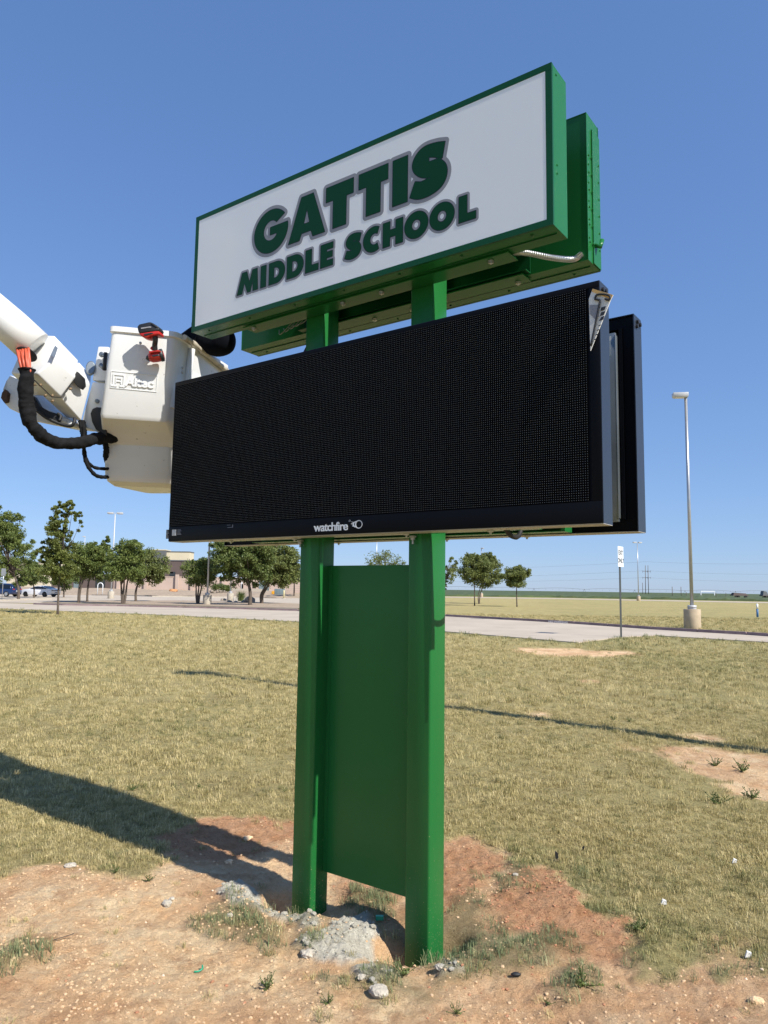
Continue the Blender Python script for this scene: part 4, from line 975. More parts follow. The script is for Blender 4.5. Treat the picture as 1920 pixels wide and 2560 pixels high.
mb = MB(); hp = catmull([c6(638, 235, 4.55)-DL, c6(648, 300, 4.55)-DL, c6(642, 360, 4.575)-DL, c6(640, 420, 4.59)-DL], 6)
mb.tube(hp, .0185, 14, rf=lambda q: .0195-.003*sin(pi*q)); mb.build('handle', M['toolblack'], drill)
dprism('trigger', [(602, 375), (612, 372), (608, 415), (590, 405), (588, 392)], 4.57, .02, M['red'], .003)
d0 = c6(555, 505, 4.590)-DL; d1 = c6(738, 468, 4.605)-DL; dv = d1-d0
mb = MB(); mb.tube([d0+dv*t for t in (.12, .2, .3, .55, .8, .86)], 1, 22, rf=lambda q: .022+.016*min(1, q*2)); hd = mb.build('motor_housing', M['red'], drill)
mb = MB(); mb.tube([d0+dv*t for t in (-.04, .0, .1, .2)], 1, 16, rf=lambda q: .009+.016*q); mb.build('nose', M['toolblack'], drill)
mb = MB(); mb.tube([d0+dv*t for t in (-.28, -.02)], .0032, 6); mb.build('bit', M['steel'], drill)
mb = MB(); mb.tube([d0+dv*t for t in (.80, .84, .97, 1.0)], 1, 22, rf=lambda q: .041-.007*(q > .9)); mb.build('rear_cap', M['toolblack'], drill)
mb = MB(); mb.tube([d0+dv*t for t in (1.0, 1.02)], .026, 18); mb.build('cap_badge', M['red'], drill)
for (a, b) in (((.35, 2.2), (.75, 2.2)), ((.3, 3.2), (.7, 3.0))):
    pass
dprism('housing_grip', [(572, 425), (690, 415), (694, 430), (650, 436), (600, 442), (580, 455)], 4.545, .05, M['red'], .004)
dprism('housing_print', [(612, 470), (668, 462), (668, 478), (612, 488)], 4.542, .004, M['toolblack'], .001)

# ------------------------------------------------------------------ worker leaning over the bucket rim
def skin(name, V, E, R, m, parent, sub=2, loc=(0, 0, 0)):
    me_ = bpy.data.meshes.new(name); me_.from_pydata([tuple(Vector(v)-Vector(loc)) for v in V], E, [])
    o = bpy.data.objects.new(name, me_); COL.objects.link(o)
    md = o.modifiers.new('s', 'SKIN'); sv = me_.skin_vertices[0].data
    for i, r in enumerate(R): sv[i].radius = (r, r) if not isinstance(r, tuple) else r
    sv[0].use_root = True
    o.modifiers.new('u', 'SUBSURF').levels = sub; md.use_smooth_shade = True
    bpy.context.view_layer.update(); dg = bpy.context.evaluated_depsgraph_get()
    nm_ = bpy.data.meshes.new_from_object(o.evaluated_get(dg)); nm_.name = name
    bpy.data.objects.remove(o); nm_.materials.clear(); nm_.materials.append(m)
    nm_.polygons.foreach_set('use_smooth', [True]*len(nm_.polygons))
    o = bpy.data.objects.new(name, nm_); COL.objects.link(o); o.parent = parent; return o
pel = at(520, 842, 5.02)
person = empty('person', tuple(pel)); tag(person, 'person in dark work clothes leaning over bucket rim behind the name cabinet', 'person')
def pq(x, y, Y): return tuple(at(x, y, Y))
body = skin('body', [pq(530, 846, 5.02), pq(528, 800, 5.02), pq(535, 755, 5.06), pq(540, 700, 5.12), pq(525, 655, 5.16), pq(533, 632, 5.16),
                     pq(565, 858, 5.00), pq(590, 862, 5.00), pq(482, 829, 5.04), pq(462, 852, 5.06),
                     pq(548, 700, 5.05), pq(575, 745, 5.02), pq(595, 700, 5.0), pq(528, 705, 5.2), pq(530, 760, 5.25), pq(545, 720, 5.25),
                     pq(455, 960, 5.12), pq(460, 1060, 5.2), pq(500, 960, 5.2), pq(505, 1060, 5.25)],
            [(0, 1), (1, 2), (2, 3), (3, 4), (4, 5), (0, 6), (6, 7), (0, 8), (8, 9), (3, 10), (10, 11), (11, 12), (3, 13), (13, 14), (14, 15), (9, 16), (16, 17), (8, 18), (18, 19)],
            [(.125, .14), (.13, .15), (.11, .16), (.085, .14), .05, .045, (.095, .11), (.045, .05), (.105, .11), .07, .05, .042, .035, .05, .042, .035, .065, .055, .065, .055], M['cloth'], person, loc=pel)
mb = MB(); hc = at(537, 610, 5.14); mb.lathe([(-.11, .03), (-.095, .06), (-.05, .078), (0, .082), (.05, .078), (.09, .055), (.11, .02)], n=20, M=Matrix.Translation(hc-pel)); mb.build('head', mat('skin_tone', (.45, .26, .18), .5), person)
mb = MB(); mb.lathe([(.01, .088), (.06, .085), (.10, .062), (.12, .02)], n=20, M=Matrix.Translation(hc-pel)); mb.build('cap', M['cloth'], person)

# ------------------------------------------------------------------ lamp posts
def lamp_post(px, py, Y=None, h=11.4, heads=1, label='', metal='polemetal', basew=.39, baseh=.92, rot=0.3, name='lamp_post', arm=False, bm='tancyl', P=None, pr=.085):
    p = P if P is not None else (gnd(px, py) if Y is None else Vector((at(px, py, Y).x, Y, 0)))
    r = empty(name, (p.x, p.y, 0), rot); tag(r, label, 'lamp post', 'parking lot lamp posts')
    mb = MB(); mb.cyl(0, 0, -.1, baseh, basew, n=32); mb.build('concrete_base', M[bm], r, .012)
    mb = MB(); mb.cyl(0, 0, baseh, baseh+.07, .20, n=20); mb.cyl(0, 0, baseh+.0705, baseh+.19, .215, .20, n=20); mb.build('base_cover', M['polewhite'], r)
    mb = MB(); mb.cyl(0, 0, baseh+.19, h, pr, pr*.85, n=16); mb.build('pole', M[metal], r)
    for k in range(heads):
        s = -1 if k == 0 else 1
        mb = MB(); x0, x1 = (-.62, .10) if heads == 1 else ((-.95, -.25) if k == 0 else (.25, .95))
        mb.loft([[Vector((x0+.06, -.17, h+.005)), Vector((x1-.02, -.17, h+.005)), Vector((x1-.02, .17, h+.005)), Vector((x0+.06, .17, h+.005))],
                 [Vector((x0, -.20, h+.08)), Vector((x1, -.20, h+.08)), Vector((x1, .20, h+.08)), Vector((x0, .20, h+.08))],
                 [Vector((x0, -.20, h+.24)), Vector((x1, -.20, h+.24)), Vector((x1, .20, h+.24)), Vector((x0, .20, h+.24))]])
        o = mb.build('lamp_head', M['polewhite'], r, .01)
        mb = MB(); mb.box(x0+.12, x1-.12, -.13, .13, h-.006, h+.003); mb.build('lens', M['paper'], o)
        if heads == 2: mb = MB(); mb.box(min(0, x0*.3), max(0, x1*.3), -.03, .03, h+.10, h+.16); mb.build('arm', M[metal], r)
    return r
lamp_post(1731.5, 1571, label='tall single head lamp post nearest on the right lawn beside the kerb', rot=-.15)
lamp_post(1596.5, 1502.5, Y=148, h=11.6, heads=2, label='distant lamp post on lawn edge between exit sign and utility poles', rot=.2)
lamp_post(1203.5, 1492.5, Y=176, h=11.6, heads=1, label='far lamp post just behind the pair of round trees', rot=2.6)
lamp_post(517.5, 1512, label='pale lamp post on tree island below display left end', metal='polewhite', bm='conc2')
lamp_post(575.5, 1503, Y=88, label='shaded lamp post beside the spiky grass clump', bm='conc2')
lamp_post(662.5, 1490.5, Y=150, label='far lamp post before the grey doors and yellow box', metal='polewhite', bm='conc2')
lamp_post(277, 1495.5, Y=92, h=10.6, heads=2, label='two headed lamp post rising behind the left trees', metal='polewhite', bm='conc2', rot=.05)
lamp_post(205, 1480, Y=190, h=14, heads=1, label='faintest lamp post far behind the slender left tree', metal='polewhite')
lamp_post(940, 1490, Y=140, h=12.5, heads=2, label='lamp post seen through the gap above the green infill panel')
lamp_post(0, 0, label='lamp post outside right frame edge casting long thin lawn shadow', P=Vector((5.35, 7.25, 0)), h=10.9, rot=-.15, pr=.115)

# ------------------------------------------------------------------ exit sign, stake, utility poles, wires
p = gnd(1553, 1594); ex_ = empty('exit_sign', (p.x, p.y, 0), radians(0)); tag(ex_, 'white EXIT ONLY road sign on steel post at driveway corner', 'sign')
mb = MB(); mb.box(-.028, .028, -.028, .028, -.2, 3.30); mb.build('post', mat('green_grey_post', (.11, .12, .115), .5, metal=.5), ex_)
rotm = Matrix.Rotation(radians(53), 4, 'Z')
cz = CAMH + 27.8*((1471+8-1391)/FPX)
mb = MB(); mb.box(-.30, .30, -.004, .0, cz-.385, cz+.385, M=Matrix.Translation((.034, -.012, 0)) @ rotm); bd = mb.build('sign_board', M['signwhite'], ex_)
for wd_, zz in (('EXIT', .07), ('ONLY', -.23)):
    ms = text_mesh(wd_, .24, .001, offset=.005, align='CENTER'); link_mesh('sign_lettering', ms, M['ink'], Matrix.Translation((.034, -.012, 0)) @ rotm @ Matrix.Translation((0, -.0075, cz+zz)) @ Matrix.Rotation(pi/2, 4, 'X'), bd)
p = gnd(1894, 1543); st = empty('marker_stake', (p.x, p.y, 0)); tag(st, 'thin white topped blue marker stake on the right lawn', 'marker')
mb = MB(); mb.cyl(0, 0, -.1, .60, .075, n=12); mb.build('lower_tube', M['stakeblue'], st)
mb = MB(); mb.cyl(0, 0, .6005, .98, .070, n=12); mb.build('cap', M['signwhite'], st)
def utility(px, Y, h, lean=0, label=''):
    c = at(px, 1485, Y); r = empty('utility_pole', (c.x, c.y, 0)); tag(r, label, 'utility pole', 'twin utility poles on the horizon')
    mb = MB(); mb.tube([(0, 0, -.5), (lean, 0, h)], .17, 8, rf=lambda q: .30-.08*q); mb.build('pole', M['wood'], r)
    for z, s in ((h-5.2, 1), (h-10.5, 1)): mb = MB(); mb.box(-2.2, 2.2, -.12, .12, z, z+.28); mb.build('crossarm', M['wood'], r)
    mb = MB()
    for z in (h-5.2, h-10.5):
        for x in (-2.1, 2.1): mb.cyl(x, 0, z+.28, z+.9, .15, n=6); mb.cyl(x, 0, z-.9, z, .12, n=6)
    mb.build('insulators', M['wire'], r); return r
UP = 620
utility(1614, UP, 24.4, .3, 'left of the twin wooden utility poles on the horizon'); utility(1621.5, UP, 24.4, 0, 'right of the twin wooden utility poles on the horizon')
c = at(1607, 1485, 560); o = MB().tube([(c.x, c.y, -1), (c.x, c.y, 9)], .2, 6).build('fence_post', M['wood']); tag(o, 'short lone post left of the twin utility poles', 'post')
wx = at(1617.5, 1485, UP)
for k, (z0, z1, z2) in enumerate(((20, 12, 21.5), (14.2, 6.5, 15), (27.5, 22, 31))):
    a = Vector((at(1130, 1480, 900).x, 900, z1+5)); b = Vector((wx.x, wx.y, z0)); cc = Vector((at(2300, 1480, 560).x, 560, z2))
    for (s, e, nm) in ((a, b, 'left'), (b, cc, 'right')):
        pts = [s.lerp(e, t)-Vector((0, 0, 3.2*4*t*(1-t)*(1 if nm == 'right' else .4))) for t in np.linspace(0, 1, 14)]
        mb = MB(); mb.tube(pts, .050, 4, smooth=False); o = mb.build('power_line', M['wire'])
        tag(o, '%s power line running %s from the twin utility poles' % (('middle', 'lowest', 'topmost')[k], nm), 'power line')
# irrigation boom along the horizon
piv = empty('irrigation_boom', (120, 760, 0)); tag(piv, 'long low irrigation boom on wheels along the far field', 'irrigation boom')
for k in range(9):
    xa = -120+k*52; sgn = MB(); pts = [(xa+t*52, t*2, 4.0+1.1*sin(pi*t)) for t in np.linspace(0, 1, 9)]
    sgn.tube(pts, .14, 4, smooth=False)
    for t in np.linspace(.1, .9, 7): sgn.box(xa+t*52-.07, xa+t*52+.07, 0, .2, 3.0, 4.0)
    sgn.build('span', M['wire'], piv)
    tw = MB(); tw.tube([(xa, 0, 4.2), (xa-2, 0, .3)], .13, 4); tw.tube([(xa, 0, 4.2), (xa+2, 0, .3)], .13, 4); tw.box(xa-.3, xa+.3, -.2, .2, 3.2, 4.4); tw.build('tower', M['wire'], piv)
# field-edge fence posts and parked farm equipment
for px, fl_ in ((1681, 'tallest thin fence post right of the twin utility poles'), (1703, 'second thin fence post right of the twin utility poles'), (1716, 'short fence post nearest left of the tall lamp post'), (1790, 'short fence post right of the low white pipe frame'), (1815, 'short fence post just left of the loaded farm trailer')): 
    c = at(px, 1490, 300); o = MB().cyl(c.x, c.y, -.3, 4.2 if px < 1705 else 2.0, .12, n=6).build('fence_post', M['wood']); tag(o, fl_, 'post', 'far field fence posts')
def farm(px0, px1, Y, h, label, col):
    a = at(px0, 1488, Y); b = at(px1, 1488, Y); L = b.x-a.x; r = empty('farm_trailer', (a.x, Y, 0)); tag(r, label, 'trailer')
    mb = MB(); mb.box(0, L, 0, 2.4, 1.0, 1.25); mb.build('bed', M['wood'], r)
    mb = MB(); mb.loft([[Vector((.2, .2, 1.26)), Vector((L-.3, .2, 1.26)), Vector((L-.3, 2.2, 1.26)), Vector((.2, 2.2, 1.26))], [Vector((.5, .3, h)), Vector((L-.8, .3, h*.9)), Vector((L-.8, 2.1, h*.9)), Vector((.5, 2.1, h))]]); mb.build('load', col, r)
    for x in (L*.2, L*.32, L*.8): mb = MB(); mb.tube([(x, -.1, .55), (x, .25, .55)], .55, 14); mb.build('wheel', M['tyre'], r)
farm(1833, 1872, 250, 2.0, 'long dark loaded farm trailer on the far field edge', M['brickdark'])
farm(1907, 1925, 240, 2.7, 'dark farm trailer cut by the right frame edge', M['slateclad'])
c = at(1752, 1484, 260); pr = empty('white_pipe_rack', (c.x, c.y, 0)); tag(pr, 'low white pipe frame lying on the far field', 'pipe frame')
mb = MB(); mb.box(0, 5, 0, .3, 2.2, 2.5); mb.box(0, .2, 0, .3, 1, 2.2); mb.box(4.8, 5, 0, .3, 1, 2.2); mb.build('frame', M['signwhite'], pr)

# ------------------------------------------------------------------ school buildings
def pbox(x0, x1, ytop, Y, depth, z0=0.0, ref=None):
    a = at(x0, ytop, Y); b = at(x1, ytop, Y); return a.x, b.x, Y, Y+depth, z0, a.z
def bricks_wall(name, label, segs, Y, th, m, z0=.5):
    pass
# perimeter wall with pilasters
wl = empty('perimeter_wall', (0, 152, 0)); tag(wl, 'long pale brick perimeter wall with pilasters before the dark school block', 'wall')
def lw(mb, nm, m, par=wl): mb.v = [(x, y-152, z) for x, y, z in mb.v]; return mb.build(nm, m, par)
a = at(285, 1445, 152); b = at(600, 1446, 152); zt = at(440, 1443.5, 152).z
mb = MB(); mb.box(a.x, b.x, 152, 152.4, .2, zt); lw(mb, 'wall', M['brickpink'])
mb = MB(); mb.box(a.x-.1, b.x+.1, 151.95, 152.45, zt+.002, zt+.18); lw(mb, 'coping', M['brickpink'])
for px in (298, 366, 444, 482, 560):
    c = at(px, 1445, 152); hp = zt+.6 if px == 444 else zt+.25
    mb = MB(); mb.box(c.x-.32, c.x+.32, 151.5, 151.94, .2, hp); lw(mb, 'pilaster', M['brickpink'])
school = empty('school_building', (-45, 165, 0)); tag(school, 'low tan and dark brick school with cream upper block behind the trees', 'building')
def block(name, x0, x1, ytop, Y, depth, m, rot=None, feats=(), zb=.2, roofc=None):
    A0, A1, Y0_, Y1_, z0, z1 = pbox(x0, x1, ytop, Y, depth)
    W2 = (A1-A0)/2; cxx = (A0+A1)/2+45; yy = Y-165
    mb = MB(); mb.box(cxx-W2, cxx+W2, yy, yy+depth, zb, z1); r = mb.build('wall', m, school)
    mb = MB(); mb.box(cxx-W2-.1, cxx+W2+.1, yy-.1, yy+depth+.1, z1+.005, z1+.25); mb.build('parapet', roofc or M['slateclad'], r)
    for (fx0, fx1, fy0, fy1, nm, mt) in feats:
        p0 = at(fx0, fy0, Y); p1 = at(fx1, fy1, Y)
        mb = MB(); mb.box(p0.x+45, p1.x+45, yy-.08, yy-.01, p1.z, p0.z); f_ = mb.build(nm, mt, r)
    return r
block('school_gym', 415, 474, 1380, 215, 5, M['cream'])
block('school_gym_side', 378, 414.5, 1375.5, 214, 5, M['slateclad'], roofc=M['cream'])
block('school_hall', 399, 486, 1402, 175, 5, M['brickdark'], feats=[(425, 438, 1429.5, 1440, 'window', M['shade']), (426, 433, 1430, 1433.5, 'window_panel', M['signwhite'])])
block('school_wing', 130, 330, 1436, 165, 14, M['brickdark'], feats=[(150, 170, 1452, 1478, 'window', M['shade']), (240, 262, 1446, 1480, 'window', M['shade']), (185, 200, 1450, 1480, 'door', M['unitgrey'])])
block('school_left_wing', 20, 128, 1388+18, 185, 14, M['cream'], feats=[(52, 60, 1450, 1475, 'window', M['shade'])])
block('school_entrance', 560, 712, 1447, 168, 14, M['brickpink'], feats=[(593, 601, 1460, 1472, 'door', M['shade']), (604, 608, 1460, 1472, 'window', M['shade']), (632, 638, 1456, 1470, 'window', M['shade']), (648, 672, 1452, 1490, 'door', M['unitgrey']), (603, 606, 1455, 1480, 'downpipe', M['signwhite'])])
# low white wall, utility yard wall at right
c0 = at(575, 1472, 150); c1 = at(655, 1472, 150); o = MB().box(c0.x, c1.x, 150, 150.3, .3, at(600, 1471.5, 150).z).build('low_wall', M['conc2']); tag(o, 'low pale retaining wall behind the spiky grass clump', 'wall')
yd = empty('yard_wall', (at(732, 1480, 128).x, 128, 0)); tag(yd, 'pink brick service yard wall beside the left sign post', 'wall')
mb = MB(); x0, x1 = at(715, 1480, 128).x-yd.location.x, at(800, 1480, 128).x-yd.location.x; zt = at(730, 1451.5, 128).z
mb.box(x0, x1, 0, .4, 0, zt); mb.build('wall', M['brickpink'], yd)
mb = MB(); mb.box(x0-.05, x1+.05, -.05, .45, zt+.003, zt+.16); mb.build('coping', M['brickpink'], yd)
mb = MB()
for k in range(1, 7): mb.box(x0+.02, x1, -.012, -.002, zt*k/7.5, zt*k/7.5+.03)
mb.build('mortar_courses', M['conc2'], yd)
un = empty('service_unit', (at(698, 1488, 126).x, 126, 0)); tag(un, 'blue grey metal utility unit beside the yard wall', 'utility unit')
mb = MB(); mb.box(-.85, .85, 0, 1.2, 0, 1.45); mb.build('cabinet', M['unitgrey'], un, .03)
mb = MB()
for k in range(6): mb.box(-.8+k*.28, -.79+k*.28, -.02, -.003, .1, 1.35)
mb.build('seams', M['shade'], un)
yb = empty('yellow_box', (at(683, 1488, 128).x, 128.3, 0)); tag(yb, 'small yellow equipment box left of the grey unit', 'equipment box')
mb = MB(); mb.loft([[Vector((-.35, 0, .25)), Vector((.35, 0, .25)), Vector((.35, .6, .25)), Vector((-.35, .6, .25))], [Vector((-.35, 0, 1.0)), Vector((.25, 0, 1.1)), Vector((.25, .6, 1.1)), Vector((-.35, .6, 1.0))]]); mb.build('housing', M['yellow'], yb, .03)
mb = MB(); mb.box(-.38, .38, -.02, .62, 0, .245); mb.build('skid', M['tyre'], yb)
bo_ = empty('bollard', (at(709.5, 1493, 112).x, 112, 0)); tag(bo_, 'cream yellow bollard standing before the service yard', 'bollard')
mb = MB(); mb.lathe([(0, .12), (1.15, .12), (1.25, .09), (1.28, .03)], n=14); mb.build('pipe', M['paleyellow'], bo_)
mb = MB(); mb.cyl(0, 0, 0, .10, .30, n=14); mb.build('footing', M['conc2'], bo_)
# white arch hoop near the building
hp_ = MB(); c0 = at(250, 1480, 120); hp_.tube([(c0.x-.42, 120, 0)]+[(c0.x-.42*cos(t), 120, 1.6+.42*sin(t)) for t in np.linspace(0, pi, 9)]+[(c0.x+.42, 120, 0)], .07, 8)
tag(hp_.build('hoop_rack', M['signwhite']), 'white hoop shaped bike rack before the dark wing', 'bike rack')
# accessible-parking sign, lantern, left sign
def smallsign(px, ytop, ybot, Y, wd, hgt, m, label, nm, rnd=False):
    c = at(px, ybot, Y); r = empty(nm, (c.x, Y, 0)); tag(r, label, 'sign'); zt_ = at(px, ytop, Y).z
    mb = MB(); mb.cyl(0, 0, 0, zt_-.02, .035, n=8); mb.build('post', M['polemetal'], r)
    mb = MB()
    if rnd: mb.lathe([(0, wd/2), (.02, wd/2)], n=20, M=Matrix.Translation((0, -.05, zt_-hgt/2)) @ Matrix.Rotation(pi/2, 4, 'X'))
    else: mb.box(-wd/2, wd/2, -.06, -.04, zt_-hgt, zt_)
    mb.build('sign_board', m, r); return r
smallsign(114, 1450, 1485, 112, .52, .52, mat('accessible_blue', (.03, .16, .50), .4), 'round blue parking sign above the white sedan roof', 'parking_sign', True)
smallsign(5, 1421, 1496, 75, .45, .75, M['polemetal'], 'grey sign seen edge on at the left frame edge', 'road_sign')
lt = empty('path_lantern', (at(45.5, 1455, 90).x, 90, 0)); tag(lt, 'small white lantern head before the leftmost tree trunk', 'lantern')
mb = MB(); mb.cyl(0, 0, 0, 1.9, .05, n=8); mb.build('post', M['polemetal'], lt); mb = MB(); mb.lathe([(1.9, .1), (1.95, .15), (2.2, .15), (2.28, .08)], n=12); mb.build('head', M['signwhite'], lt)

# ------------------------------------------------------------------ cars
def car(kind, px, py, Y, rz, paint, label, suv=False):
    c = at(px, py, Y); r = empty('parked_car', (c.x, Y, .03), rz); tag(r, label, 'car')
    L, W, H = (4.7, 1.88, 1.70) if suv else (5.0, 1.90, 1.46)
    # side profile: x forward
    if suv: pr = [(-2.30, .35), (-2.36, .62), (-2.32, 1.02), (-2.12, 1.50), (-1.85, 1.66), (-.2, 1.70), (.45, 1.60), (1.05, 1.10), (1.9, .98), (2.25, .80), (2.33, .45), (2.2, .28), (-2.1, .28)]
    else: pr = [(-2.40, .34), (-2.48, .62), (-2.44, .98), (-2.25, 1.06), (-1.75, 1.10), (-.95, 1.40), (-.25, 1.455), (.35, 1.38), (1.05, 1.02), (2.0, .90), (2.40, .70), (2.45, .40), (2.3, .24), (-2.2, .24)]
    def ring(y, ins):
        out = []
        for x, z in pr:
            zz = z; f = 1.0
            top = max(0, (z-.95)/.6); out.append(Vector((x*(1-ins*.03), y*(1-.22*top-.03*ins), zz-(ins*.03 if z > .9 else -ins*.03))))
        return out
    mb = MB(); mb.loft([ring(-W/2, 1), ring(-W/2+.06, 0), ring(-.3, -.3), ring(.3, -.3), ring(W/2-.06, 0), ring(W/2, 1)]); mb.build('body', paint, r, .03)
    for s in (-1, 1):
        mb = MB(); gz = [(-1.75, 1.10), (-.98, 1.33), (-.25, 1.385), (.30, 1.32), (.85, 1.05), (-1.6, 1.04)] if not suv else [(-2.0, 1.08), (-1.85, 1.50), (-.2, 1.56), (.40, 1.48), (.85, 1.10)]
        pp = [Vector((x, s*(W/2*(1-.22*max(0, (z-.95)/.6))+.004), z)) for x, z in gz]; mb.prism(pp, (0, -s*.02, 0)); mb.build('side_window', M['glass'], r)
        hb = MB(); hb.box(-2.44 if not suv else -2.36, -2.30, s*.9-.12 if s < 0 else .62, s*.9+.0 if s > 0 else -.62, .78 if not suv else .95, .92 if not suv else 1.10)
    rg = MB()
    if suv: q = [(-2.335, -.62, 1.06), (-2.335, .62, 1.06), (-2.13, .55, 1.50), (-2.13, -.55, 1.50)]
    else: q = [(-1.80, -.70, 1.115), (-1.80, .70, 1.115), (-.99, .58, 1.405), (-.99, -.58, 1.405)]
    rg.prism([Vector(p) for p in q], (-.02, 0, .02)); rg.build('rear_window', M['glass'], r)
    tl = MB(); x = -2.49 if not suv else -2.37
    if suv:
        for s in (-1, 1): tl.box(x, x+.1, s*.70-.16, s*.70+.16, .88, 1.02)
        tl.build('tail_light', M['lampred'], r)
    else: tl.box(x, x+.08, -.80, .80, .80, .90); tl.build('tail_light', mat('dark_tail_lamp', (.05, .008, .008), .2), r)
    np_ = MB(); np_.box(x-.012, x, -.16, .16, .55, .66) if not suv else np_.box(x-.012, x, -.18, .18, .66, .80); np_.build('number_plate', M['signwhite'] if suv else M['ink'], r)
    bp = MB(); bp.box(x+.02, x+.12, -.75, .75, .27, .40); bp.build('rear_valance', M['tyre'], r)
    for sx_ in (-1.45, 1.52):
        for s in (-1, 1):
            mb = MB(); mb.tube([(sx_, s*(W/2-.22), .345), (sx_, s*(W/2+.004), .345)], .345, 20); wh = mb.build('wheel', M['tyre'], r)
            mb = MB(); mb.tube([(sx_, s*(W/2+.004), .345), (sx_, s*(W/2+.012), .345)], .23, 14); mb.build('rim', M['toolblack'] if not suv else M['polemetal'], r).parent = wh
    return r
# heading away to the left: rear quarter towards the camera
car('sedan', 100, 1488, 98, radians(165), M['carwhite'], 'white sedan parked under the left trees, rear quarter showing')
car('suv', 2, 1488, 96, radians(170), M['carblue'], 'dark blue suv cut off by the left frame edge', suv=True)

# ------------------------------------------------------------------ trees
def leaves(name, centres, radii, per, size, m, parent, org, asp=.5, squash=.8):
    C_ = np.repeat(np.array(centres), per, 0); R_ = np.repeat(np.array(radii), per)
    n = len(C_); d = RNG.normal(size=(n, 3)); d /= np.linalg.norm(d, axis=1)[:, None]
    rr = RNG.random(n)**.55; d[:, 2] *= squash
    P = C_ + d*(R_*rr)[:, None]
    a = RNG.normal(size=(n, 3)); a[:, 2] -= .3; a /= np.linalg.norm(a, axis=1)[:, None]
    b = np.cross(a, RNG.normal(size=(n, 3))); b /= np.linalg.norm(b, axis=1)[:, None]
    s = size*(.6+.8*RNG.random(n))[:, None]
    V = np.stack([P-a*s, P+b*s*asp-a*s*.1, P+a*s, P-b*s*asp+a*s*.1], 1).reshape(-1, 3) - np.array(org)
    me_ = bpy.data.meshes.new(name); me_.vertices.add(4*n); me_.vertices.foreach_set('co', V.astype(np.float32).ravel())
    me_.loops.add(4*n); me_.loops.foreach_set('vertex_index', np.arange(4*n, dtype=np.int32)); me_.polygons.add(n)
    me_.polygons.foreach_set('loop_start', np.arange(0, 4*n, 4, dtype=np.int32)); me_.update(calc_edges=True); me_.materials.append(m)
    o = bpy.data.objects.new(name, me_); COL.objects.link(o); o.parent = parent; return o
def tree(base, Y, crowns, label, leaf='leafA', nclump=130, per=60, size=.12, trunkr=.13, fork=.35, clr=.55, name='broadleaf_tree', group='trees round the parking lot', stems=1):
    b = at(base[0], base[1], Y); b.z = 0; org = Vector((b.x, b.y, 0))
    r = empty(name, tuple(org)); tag(r, label, 'tree', group)
    cen = []; rad = []
    if name == 'broadleaf_tree': crowns = [(a_, b_, c_*1.10, d_*1.06) for a_, b_, c_, d_ in crowns]
    for cx, cy, rx, ry in crowns:
        c = at(cx, cy, Y); k = Y/FPX; ex_x, ex_z = rx*k, ry*k; m_ = max(6, int(nclump*rx*ry/sum(q[2]*q[3] for q in crowns)))
        for i in range(m_):
            d = Vector(RNG.normal(size=3)).normalized(); f = RNG.random()**.38*RNG.uniform(.80, 1.12)
            cen.append((c.x+d.x*ex_x*f, c.y+d.y*ex_x*f*.95, c.z+d.z*ex_z*f)); rad.append(clr*RNG.uniform(.55, 1.25)*min(1.0, ex_x/1.8))
    leaves('crown', cen, rad, int(per*1.9), size*.84, M[leaf], r, org)
    cc = at(crowns[0][0], crowns[0][1], Y); kz = (cc.z-crowns[0][3]*Y/FPX*.75)
    mb = MB()
    for s in range(stems):
        off = Vector(((s-(stems-1)/2)*.25, 0, 0)); fz = max(.6, kz*(.75 if stems > 1 else 1))
        top = Vector((cc.x, cc.y, cc.z)) - org
        tr = [Vector((0, 0, -.1))+off*.2, Vector((random.uniform(-.05, .05), 0, fz*.5))+off*.7, Vector((top.x*.3, 0, fz))+off, top*.8+off*1.5, top]
        mb.tube(catmull(tr, 4), trunkr, 8, rf=lambda q: trunkr*(.85-q*.7) if q > .05 else trunkr*1.1)
        sel = random.sample(range(len(cen)), min(26//stems, len(cen)))
        for i in sel:
            e_ = Vector(cen[i])-org; s0 = Vector((top.x*.3, 0, fz))+off; st_ = s0.lerp(top*.8+off, random.uniform(0, .7)); mid = st_.lerp(e_, .5)+Vector((random.uniform(-.15, .15), random.uniform(-.15, .15), .12))
            mb.tube([st_, mid, e_], .03, 5, rf=lambda q: trunkr*(.34-.28*q))
    mb.build('trunk', M['bark'], r); return r
T = tree
T((144.5, 1536), 42, [(152, 1352, 40, 72), (150, 1300, 27, 45), (170, 1268, 22, 26), (196, 1300, 17, 30), (150, 1415, 50, 44), (118, 1385, 28, 45)], 'slender leggy young tree standing alone on the left lawn', 'leafC', 300, 46, .070, .085, clr=.42, name='young_tree')
T((46, 1497), 78, [(20, 1390, 62, 72), (-20, 1330, 60, 66), (30, 1330, 34, 50)], 'largest leftmost tree cut by the left frame edge', 'leafA', 230, 60, .13, .20)
T((85, 1492), 90, [(75, 1432, 45, 34)], 'low shady tree behind the white sedan', 'leafB', 90, 60, .15, .14)
T((160, 1488), 96, [(160, 1440, 32, 30)], 'low tree directly behind the slender lawn tree', 'leafB', 70, 60, .15, .13)
T((197, 1505.5), 68, [(215, 1398, 42, 46), (255, 1385, 26, 30), (268, 1350, 12, 10)], 'forked tree on kerb island right of slender tree', 'leafA', 150, 62, .11, .15, stems=2)
T((218, 1502), 72, [(232, 1412, 42, 38)], 'tree tucked close behind the forked island tree', 'leafB', 110, 60, .12, .14)
T((308, 1507), 66, [(312, 1412, 48, 46), (330, 1378, 34, 26)], 'dense multi stem tree left of centre on the island', 'leafA', 160, 64, .11, .15, stems=3)
T((340, 1496), 78, [(368, 1416, 46, 42), (395, 1435, 28, 22)], 'spreading tree behind the multi stem island tree', 'leafD', 140, 62, .12, .17)
